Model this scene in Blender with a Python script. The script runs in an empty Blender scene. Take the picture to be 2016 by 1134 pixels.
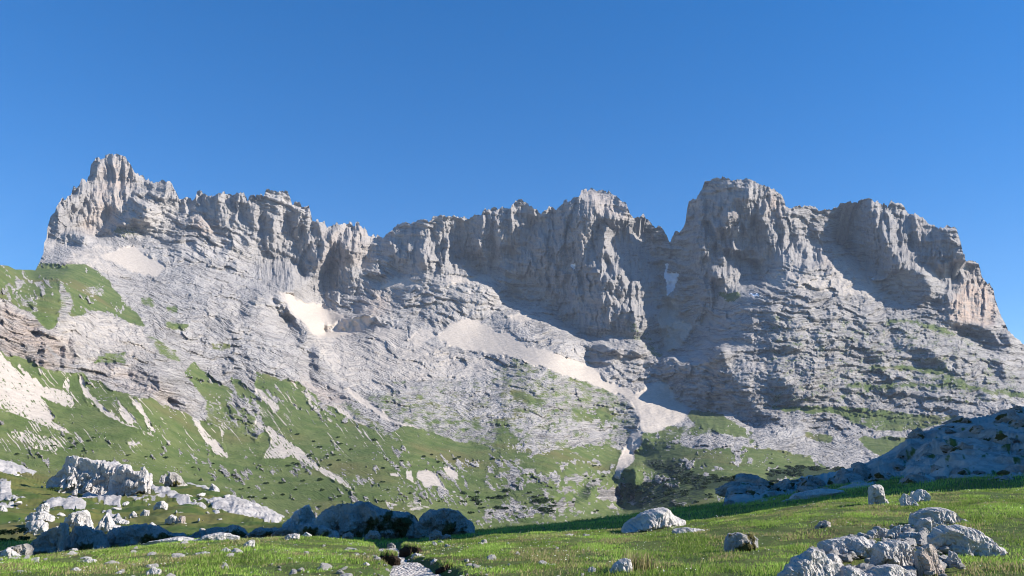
import bpy, math
import numpy as np
from math import radians as R, sin, cos, tan, pi
C = bpy.context.scene
COL = C.collection

# ------------------------------------------------------------------ camera
F = 1523.0                      # focal length in photo pixels (2016 wide)
HOR = 880.0                     # photo row of the horizon
PITCH = math.atan((HOR-567)/F)
CP, SP = cos(PITCH), sin(PITCH)
CZ = 1.6
cam_d = bpy.data.cameras.new('camera'); cam = bpy.data.objects.new('camera', cam_d)
COL.objects.link(cam); C.camera = cam
cam.location = (0, 0, CZ); cam.rotation_euler = (pi/2+PITCH, 0, 0)
cam_d.sensor_width = 36; cam_d.lens = 36*F/2016; cam_d.clip_start = 0.1; cam_d.clip_end = 40000

# ------------------------------------------------------------------ sky, sun, exposure
SUN_EL, SUN_AZ = R(29), R(97)     # azimuth measured from the view direction (+Y) to the right (+X)
w = bpy.data.worlds.new('World'); C.world = w; w.use_nodes = True
nt = w.node_tree; nt.nodes.clear()
sky = nt.nodes.new('ShaderNodeTexSky'); sky.sky_type = 'NISHITA'; sky.sun_disc = False
sky.sun_elevation = SUN_EL; sky.sun_rotation = SUN_AZ
sky.altitude = 2100; sky.air_density = 1.0; sky.dust_density = 0.05; sky.ozone_density = 3.0
hs = nt.nodes.new('ShaderNodeHueSaturation'); hs.inputs['Hue'].default_value = .508; hs.inputs['Saturation'].default_value = 1.53
bg = nt.nodes.new('ShaderNodeBackground'); bg.inputs['Strength'].default_value = 0.127
wo = nt.nodes.new('ShaderNodeOutputWorld')
gmn = nt.nodes.new('ShaderNodeGamma'); gmn.inputs[1].default_value = .8
nt.links.new(sky.outputs[0], gmn.inputs[0]); nt.links.new(gmn.outputs[0], hs.inputs['Color']); nt.links.new(hs.outputs[0], bg.inputs[0]); nt.links.new(bg.outputs[0], wo.inputs[0])
sd = bpy.data.lights.new('sun', 'SUN'); sd.energy = 4.6; sd.angle = R(0.5); sd.color = (1, 0.95, 0.88)
so = bpy.data.objects.new('sun', sd); COL.objects.link(so)
so.rotation_euler = (pi/2-SUN_EL, 0, -SUN_AZ+pi)   # refined just below
from mathutils import Vector
sdir = Vector((cos(SUN_EL)*sin(SUN_AZ), cos(SUN_EL)*cos(SUN_AZ), sin(SUN_EL)))
so.rotation_euler = sdir.to_track_quat('Z', 'Y').to_euler()
C.view_settings.view_transform = 'Standard'; C.view_settings.look = 'None'
C.view_settings.gamma = 1; C.view_settings.exposure = 0.95
C.cycles.filter_width = 1.0; C.cycles.max_bounces = 4; C.cycles.diffuse_bounces = 2; C.cycles.glossy_bounces = 1
C.cycles.transmission_bounces = 2; C.cycles.volume_bounces = 0; C.cycles.transparent_max_bounces = 4

# ------------------------------------------------------------------ noise
def _tab(seed):
    r = np.random.RandomState(seed)
    p = r.permutation(256); p = np.concatenate([p, p])
    a = r.rand(256)*2*pi
    return p, np.cos(a).astype(np.float32), np.sin(a).astype(np.float32)
def pn(x, y, seed=0):
    p, gx, gy = _tab(seed)
    xi = np.floor(x).astype(np.int32); yi = np.floor(y).astype(np.int32)
    fx = (x-xi).astype(np.float32); fy = (y-yi).astype(np.float32)
    u = fx*fx*fx*(fx*(fx*6-15)+10); v = fy*fy*fy*(fy*(fy*6-15)+10)
    xi &= 255; yi &= 255; x1 = (xi+1) & 255; y1 = (yi+1) & 255
    def g(ix, iy, dx, dy):
        h = p[p[ix]+iy]; return gx[h]*dx+gy[h]*dy
    a = g(xi, yi, fx, fy); b = g(x1, yi, fx-1, fy)
    c = g(xi, y1, fx, fy-1); d = g(x1, y1, fx-1, fy-1)
    return (a+(b-a)*u)*(1-v)+(c+(d-c)*u)*v
def fbm(x, y, o=4, seed=0, gain=.5):
    s = 0; a = 1.0
    for i in range(o):
        s = s+a*pn(x, y, seed+i); x = x*2.03+7.1; y = y*2.03+3.3; a *= gain
    return s
def ridged(x, y, o=3, seed=0, gain=.5):
    s = 0; a = 1.0
    for i in range(o):
        s = s+a*(1-2.2*np.abs(pn(x, y, seed+i))); x = x*2.03+5.2; y = y*2.03+1.3; a *= gain
    return s
def facet(x, y, seed=0):
    """cells of tilted planes: pyramid-like blocks with sharp creases"""
    r = np.random.RandomState(seed); p = r.permutation(256); p = np.concatenate([p, p])
    jx = r.rand(256).astype(np.float32); jy = r.rand(256).astype(np.float32); an = (r.rand(256)*pi).astype(np.float32)
    ca, sa = np.cos(an), np.sin(an); sc_ = (.75+.5*r.rand(256)).astype(np.float32)
    xi = np.floor(x).astype(np.int32); yi = np.floor(y).astype(np.int32); best = np.full(np.shape(x), 9., np.float32)
    for dy in (-1, 0, 1):
        for dx in (-1, 0, 1):
            h = p[p[(xi+dx) & 255]+((yi+dy) & 255)]
            ex = (xi+dx+jx[h]-x).astype(np.float32); ey = (yi+dy+jy[h]-y).astype(np.float32)
            d = (np.abs(ex*ca[h]+ey*sa[h])*.8+np.abs(ey*ca[h]-ex*sa[h]))*sc_[h]
            best = np.minimum(best, d)
    return best-.45
def cells(x, y, seed=0):
    """jointed blocks: one random value per box-like cell"""
    r = np.random.RandomState(seed); p = r.permutation(256); p = np.concatenate([p, p])
    jx = r.rand(256).astype(np.float32); jy = r.rand(256).astype(np.float32); va = (r.rand(256)-.5).astype(np.float32)
    xi = np.floor(x).astype(np.int32); yi = np.floor(y).astype(np.int32); best = np.full(np.shape(x), 9., np.float32); out = np.zeros(np.shape(x), np.float32)
    for dy in (-1, 0, 1):
        for dx in (-1, 0, 1):
            h = p[p[(xi+dx) & 255]+((yi+dy) & 255)]
            d = np.maximum(np.abs(xi+dx+jx[h]-x), np.abs(yi+dy+jy[h]-y)); m = d < best
            best = np.where(m, d, best); out = np.where(m, va[h], out)
    return out
def sst(a, b, x):
    t = np.clip((x-a)/(b-a), 0, 1); return t*t*(3-2*t)
def gblur(a, s):
    if s <= 0: return a
    k = np.exp(-.5*(np.arange(-int(3*s)-1, int(3*s)+2)/s)**2); k /= k.sum(); n = len(k)//2
    a = np.pad(a, n, mode='edge')
    a = sum(k[i]*a[i:a.shape[0]-2*n+i] for i in range(len(k)))
    return sum(k[i]*a[:, i:a.shape[1]-2*n+i] for i in range(len(k)))
def bil(a, fx, fy):
    h, w_ = a.shape[:2]
    fx = np.clip(fx, 0, w_-1.001); fy = np.clip(fy, 0, h-1.001)
    i = fx.astype(int); j = fy.astype(int); u = fx-i; v = fy-j
    return (a[j, i]*(1-u)+a[j, i+1]*u)*(1-v)+(a[j+1, i]*(1-u)+a[j+1, i+1]*u)*v

# ------------------------------------------------------------------ geometry helpers
def qt(px, py):
    """direction of a photo pixel: X/Y and (Z-CZ)/Y"""
    x = (np.asarray(px, float)-1008)/F; z = (567-np.asarray(py, float))/F
    d = CP-z*SP
    return x/d, (SP+z*CP)/d
def at(px, py, Y):
    q, t = qt(px, py); return float(q*Y), float(Y), float(CZ+t*Y)
def link(o, parent=None):
    COL.objects.link(o)
    if parent: o.parent = parent
    return o
def mesh_np(name, V, Fq, mat, attrs=None, smooth=True, parent=None, tri=False):
    me = bpy.data.meshes.new(name)
    V = np.ascontiguousarray(V, np.float32).reshape(-1, 3); Fq = np.ascontiguousarray(Fq, np.int32)
    n = Fq.shape[1]
    me.vertices.add(len(V)); me.vertices.foreach_set('co', V.ravel())
    me.loops.add(Fq.size); me.loops.foreach_set('vertex_index', Fq.ravel())
    me.polygons.add(len(Fq)); me.polygons.foreach_set('loop_start', np.arange(0, Fq.size, n, dtype=np.int32))
    me.polygons.foreach_set('loop_total', np.full(len(Fq), n, np.int32))
    me.polygons.foreach_set('use_smooth', np.full(len(Fq), smooth))
    for k, a in (attrs or {}).items():
        a = np.asarray(a, np.float32).reshape(len(V), -1)
        if a.shape[1] == 1:
            at_ = me.attributes.new(k, 'FLOAT', 'POINT'); at_.data.foreach_set('value', a.ravel())
        else:
            if a.shape[1] == 3: a = np.concatenate([a, np.ones((len(a), 1), np.float32)], 1)
            at_ = me.attributes.new(k, 'FLOAT_COLOR', 'POINT'); at_.data.foreach_set('color', np.ascontiguousarray(a).ravel())
    me.update(); me.validate()
    if mat: me.materials.append(mat)
    return link(bpy.data.objects.new(name, me), parent)
def grid_faces(nr, nc):
    i = np.arange(nr*nc).reshape(nr, nc)
    return np.stack([i[:-1, :-1], i[1:, :-1], i[1:, 1:], i[:-1, 1:]], -1).reshape(-1, 4)
def tag(o, label=None, cat=None, group=None, kind=None):
    if label: o['label'] = label
    if cat: o['category'] = cat
    if group: o['group'] = group
    if kind: o['kind'] = kind
    return o

# ------------------------------------------------------------------ materials
class NT:
    def __init__(s, name):
        s.m = bpy.data.materials.new(name); s.m.use_nodes = True; s.t = s.m.node_tree; s.t.nodes.clear()
        s.out = s.t.nodes.new('ShaderNodeOutputMaterial'); s.p = s.t.nodes.new('ShaderNodeBsdfPrincipled')
        s.p.inputs['Roughness'].default_value = .9; s.p.inputs['Specular IOR Level'].default_value = .15
        s.t.links.new(s.p.outputs[0], s.out.inputs[0])
    def n(s, typ, **kw):
        o = s.t.nodes.new('ShaderNode'+typ)
        for k, v in kw.items(): setattr(o, k, v)
        return o
    def l(s, a, b): s.t.links.new(a, b)
    def geo(s): return s.n('NewGeometry').outputs['Position']
    def noise(s, scale, detail=4, vec=None, rough=.5, stretch=None):
        v = vec or s.geo()
        if stretch:
            mp = s.n('Mapping'); mp.inputs['Scale'].default_value = stretch; s.l(v, mp.inputs[0]); v = mp.outputs[0]
        o = s.n('TexNoise'); o.inputs['Scale'].default_value = scale; o.inputs['Detail'].default_value = detail
        o.inputs['Roughness'].default_value = rough; s.l(v, o.inputs['Vector']); return o.outputs['Fac']
    def ramp(s, f, a, b):
        o = s.n('MapRange'); o.inputs['From Min'].default_value = a; o.inputs['From Max'].default_value = b
        o.interpolation_type = 'SMOOTHSTEP'; s.l(f, o.inputs['Value']); return o.outputs[0]
    def mix(s, f, a, b):
        o = s.n('Mix', data_type='RGBA')
        if isinstance(f, float): o.inputs[0].default_value = f
        else: s.l(f, o.inputs[0])
        for k, v in ((6, a), (7, b)):
            if isinstance(v, tuple): o.inputs[k].default_value = (*v, 1)
            else: s.l(v, o.inputs[k])
        return o.outputs[2]
    def attr(s, name): return s.n('Attribute', attribute_name=name)
    def math(s, op, a, b=None, c=None):
        o = s.n('Math', operation=op)
        for k, v in enumerate((a, b, c)):
            if v is None: continue
            if isinstance(v, (int, float)): o.inputs[k].default_value = v
            else: s.l(v, o.inputs[k])
        return o.outputs[0]
    def bump(s, h, dist, strength=1.0):
        o = s.n('Bump'); o.inputs['Distance'].default_value = dist
        if isinstance(strength, float): o.inputs['Strength'].default_value = strength
        else: s.l(strength, o.inputs['Strength'])
        s.l(h, o.inputs['Height']); s.l(o.outputs[0], s.p.inputs['Normal']); return o
    def col(s, c):
        if isinstance(c, tuple): s.p.inputs['Base Color'].default_value = (*c, 1)
        else: s.l(c, s.p.inputs['Base Color'])

def terrain_mat(name, sc, bump_d, bed_k=1.0, rock=(.385, .352, .322), rock2=(.25, .23, .215), g1=(.080, .112, .030), g2=(.122, .145, .048)):
    """masks: zone.r grass, .g scree, .b warm rock ; zone2.r snow, .g dark scrub"""
    m = NT(name); z = m.n('SeparateColor'); m.l(m.attr('zone').outputs['Color'], z.inputs[0])
    z2 = m.n('SeparateColor'); m.l(m.attr('zone2').outputs['Color'], z2.inputs[0])
    nf = m.noise(sc*1.0, 6, rough=.62); nl = m.noise(sc*.06, 3); nm = m.noise(sc*.3, 4)
    rk = m.mix(m.ramp(nf, .35, .6), rock2, rock)
    rk = m.mix(m.ramp(nl, .35, .7), rk, tuple(c*1.08 for c in rock))
    st = m.noise(sc*.25, 4, stretch=(1, 1, .12))
    rk = m.mix(m.math('MULTIPLY', m.ramp(st, .52, .75), .45), rk, (.20, .20, .215))
    rk = m.mix(m.math('MULTIPLY', z.outputs[2], m.ramp(nm, .2, .6)), rk, (.50, .365, .275))
    sr = m.mix(m.ramp(nf, .3, .7), (.42, .36, .30), (.50, .435, .37))
    bd = m.n('SeparateColor'); m.l(m.attr('bed').outputs['Color'], bd.inputs[0])
    def bn(sx, sy, det, z):
        cb = m.n('CombineXYZ'); m.l(m.math('MULTIPLY', bd.outputs[0], sx), cb.inputs[0]); m.l(m.math('MULTIPLY', bd.outputs[1], sy), cb.inputs[1]); cb.inputs[2].default_value = z
        return m.noise(1.0, det, vec=cb.outputs[0], rough=.62)
    s1 = bn(2.2, 15., 4, .3); s2 = bn(7., 48., 3, 4.3); v1 = bn(24., 3.2, 4, 8.3)
    mx2 = m.n('Mix'); m.l(bd.outputs[2], mx2.inputs[0]); m.l(m.math('ADD', m.math('MULTIPLY', s1, .55), m.math('MULTIPLY', s2, .45)), mx2.inputs[2])
    m.l(m.math('ADD', m.math('MULTIPLY', v1, .7), m.math('MULTIPLY', s1, .3)), mx2.inputs[3]); sn = mx2.outputs[0]
    rk = m.mix(m.math('MULTIPLY', m.ramp(sn, .49, .40), .62), rk, tuple(c*.42 for c in rock))
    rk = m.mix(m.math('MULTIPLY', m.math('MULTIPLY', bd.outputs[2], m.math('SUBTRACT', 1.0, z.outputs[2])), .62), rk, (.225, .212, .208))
    gr = m.mix(m.ramp(nm, .35, .65), g1, g2)
    gr = m.mix(m.math('MULTIPLY', m.ramp(nf, .52, .68), .45), gr, tuple(v_*.55 for v_ in g1))
    gr = m.mix(m.math('MULTIPLY', m.ramp(nl, .5, .7), .6), gr, (.15, .12, .05))
    c = m.mix(z.outputs[1], rk, sr)
    gm = m.ramp(m.math('ADD', z.outputs[0], m.math('MULTIPLY', m.math('SUBTRACT', nf, .5), 1.1)), .38, .62)
    c = m.mix(gm, c, gr)
    km = m.ramp(m.math('ADD', z2.outputs[1], m.math('MULTIPLY', m.math('SUBTRACT', nf, .5), .9)), .4, .6)
    c = m.mix(km, c, (.028, .045, .016))
    c = m.mix(z2.outputs[0], c, (.82, .85, .9))
    m.col(c)
    bs = m.math('SUBTRACT', 1.0, m.math('MULTIPLY', m.math('MAXIMUM', gm, z.outputs[1]), .75))
    m.bump(m.math('ADD', m.noise(sc*.9, 6, rough=.65), m.math('MULTIPLY', m.ramp(sn, .3, .62), bed_k)), bump_d, bs)
    return m.m

# ================================================================== THE FAR MOUNTAIN
CR = {'C1': (0, 280, 3.992), 'C2': (504, 330, 3.065), 'C3': (1008, 330, 3.065), 'C4': (1512, 330, 3.065),
      'C5': (0, 560, 3.065), 'C6': (504, 560, 3.065), 'C7': (1008, 560, 3.065), 'C8': (1512, 560, 3.065), 'P': (0, 0, 1),
      'B1': (0, 850, 3.992), 'B2': (504, 850, 3.992), 'B3': (1008, 850, 3.992), 'B4': (1512, 850, 3.992)}
def pts(crop, s):
    ox, oy, k = CR[crop]
    a = np.array([[float(v) for v in p.split(',')] for p in s.split()])
    return a/k+np.array([ox, oy])

CREST = np.concatenate([pts('P', '-400,470 -150,500'), pts('C1', '0,965 60,970 120,1000 278,1003 345,870 345,790 368,772 371,700 395,600 430,560 440,510 465,470 500,440 555,430 580,355 600,370 620,330 640,280 660,285 680,320 690,280 708,260 711,200 745,145 800,120 840,97 890,105 920,115 960,107 990,120 1010,160 1040,210 1070,260 1085,245 1120,250 1140,275 1165,280 1180,320 1210,325 1240,325 1280,312 1310,330 1350,335 1380,380 1390,440 1400,455 1450,445 1520,435 1550,402 1620,400 1640,415 1720,405 1800,415 1820,430 1850,410 1920,408 1945,440 2000,430'),
    pts('C2', '0,165 25,165 45,190 60,150 120,132 160,140 200,160 215,210 260,215 275,250 300,240 320,240 325,300 360,330 400,330 440,350 480,345 530,335 575,340 600,345 625,335 650,370 680,420 710,405 740,425 760,425 790,400 850,345 920,330 1000,320 1060,320 1080,300 1150,297 1280,300 1330,285 1360,285 1400,250 1440,245 1490,232 1505,250 1540,238'),
    pts('C3', '20,210 70,203 110,225 150,250 180,280 205,260 225,238 270,240 310,210 350,195 400,170 430,140 480,135 540,150 580,155 620,170 650,200 690,220 710,280 740,310 770,310 790,295 820,310 870,360 910,370 930,410 955,440 975,415 990,385 1020,385 1040,350 1062,280 1065,210 1110,180 1145,140 1160,95 1220,70 1280,55 1350,75 1430,75 1480,90 1540,118'),
    pts('C4', '40,140 75,160 100,200 105,240 150,245 200,232 265,235 300,255 380,262 430,228 500,213 560,195 610,187 660,205 700,225 725,240 740,212 790,210 820,240 850,275 930,300 960,335 1030,355 1080,355 1135,372 1160,430 1170,490 1189,530 1191,570 1240,572 1280,600 1290,650 1330,700 1360,740 1370,800 1400,870 1430,930 1450,980 1490,1020 1545,1060'),
    pts('P', '2090,735 2200,790 2500,900')])

# distance (metres forward) of the mountain along the pixels px,py
CTRL = np.array([float(v) for v in '''
-300 520 620  -300 700 430  -300 900 300  0 540 780  0 640 640  0 700 560  0 850 420  0 1000 280
100 545 950  160 640 780  150 750 620  300 950 400  300 850 520  300 760 650
75 520 1250  110 430 1650  210 310 1950  170 520 1300  260 420 2000  300 370 2000  270 540 1450  300 620 1080  420 600 1250  400 700 980  400 790 760  450 900 560
450 395 1950  560 385 1970  640 450 2040  735 475 2130  520 500 1850  480 560 1560  560 585 1500  600 680 1230  650 745 1080 700 800 930
600 590 1880  640 640 1720  690 620 1850  700 560 1960  760 600 1830  700 660 1560  800 730 1250  900 860 860  800 880 700  800 980 470  560 960 480  560 860 680
860 440 2010  950 430 2040  1040 405 2060  950 540 1960  950 566 1850  820 566 1850  860 560 1850  950 600 1800  820 600 1800  950 645 1740  950 662 1640  950 720 1400  1050 800 1100  1100 690 1500  1100 880 880  1100 960 600  1000 1040 430
1180 385 2120  1120 500 2050  1180 560 1960  1250 600 1590  1240 500 1760  1270 680 1530  1235 430 1890  1180 640 1850  1220 740 1550  1280 770 1430  1290 830 1200  1240 890 1080  1220 950 860  1220 1010 620
1320 480 2300  1320 560 2250  1318 640 1950  1310 720 1600  1410 355 1920  1500 370 1880  1420 480 1860  1420 580 1790  1400 700 1560  1400 780 1350  1420 850 1050  1400 930 760 1420 1010 520
1600 415 1900  1600 560 1640  1600 650 1480  1600 760 1300  1600 860 1120  1600 940 800
1700 400 1860  1700 520 1780  1800 460 1880  1800 620 1600  1800 740 1360  1800 850 1150  1880 460 1930  1920 530 1880  1950 600 1760  1950 700 1500  1950 820 1180
2016 690 1650  2016 800 1250  2016 950 850  2300 850 1300  2300 950 900  -300 1080 200  300 1080 240  800 1080 300  1300 1080 350  1800 1080 420  2300 1080 420
'''.split()]).reshape(-1, 3)
ST = 2.0
X0, X1, Y0, Y1 = -320, 2340, 290, 1110
rx = np.arange(X0, X1+ST, ST); ry = np.arange(Y0, Y1+ST, ST)
def rbf(ctrl, gx, gy, step=16):
    cx = np.arange(gx[0], gx[-1]+step, step); cy = np.arange(gy[0], gy[-1]+step, step)
    P = ctrl[:, :2]/300.; v = np.log(ctrl[:, 2]); n = len(P)
    def k(d2): return np.where(d2 > 0, .5*d2*np.log(d2+1e-12), 0)
    A = np.zeros((n+3, n+3)); A[:n, :n] = k(((P[:, None]-P[None])**2).sum(-1))+np.eye(n)*.002
    A[:n, n] = 1; A[:n, n+1:] = P; A[n:, :n] = A[:n, n:].T
    s = np.linalg.solve(A, np.concatenate([v, [0, 0, 0]]))
    gX, gY = np.meshgrid(cx/300., cy/300.)
    Q = np.stack([gX.ravel(), gY.ravel()], 1)
    r = k(((Q[:, None]-P[None])**2).sum(-1))@s[:n]+s[n]+Q@s[n+1:]
    r = r.reshape(gX.shape)
    fx, fy = np.meshgrid((gx-gx[0])/step, (gy-gy[0])/step)
    return np.exp(gblur(bil(r, fx, fy), 4))
D0 = rbf(CTRL, rx, ry)
GX, GY = np.meshgrid(rx, ry)
def fill(poly):
    m = np.zeros(GX.shape, bool)
    j0 = max(0, int((poly[:, 1].min()-Y0)/ST)); j1 = min(len(ry), int((poly[:, 1].max()-Y0)/ST)+2)
    i0 = max(0, int((poly[:, 0].min()-X0)/ST)); i1 = min(len(rx), int((poly[:, 0].max()-X0)/ST)+2)
    if j1 <= j0 or i1 <= i0: return m
    x = GX[j0:j1, i0:i1]; y = GY[j0:j1, i0:i1]; ins = np.zeros(x.shape, bool)
    a = poly; b = np.roll(poly, -1, 0)
    for (xa, ya), (xb, yb) in zip(a, b):
        if ya == yb: continue
        ins ^= ((y >= min(ya, yb)) & (y < max(ya, yb)) & (x < xa+(y-ya)*(xb-xa)/(yb-ya)))
    m[j0:j1, i0:i1] = ins
    return m
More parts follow.
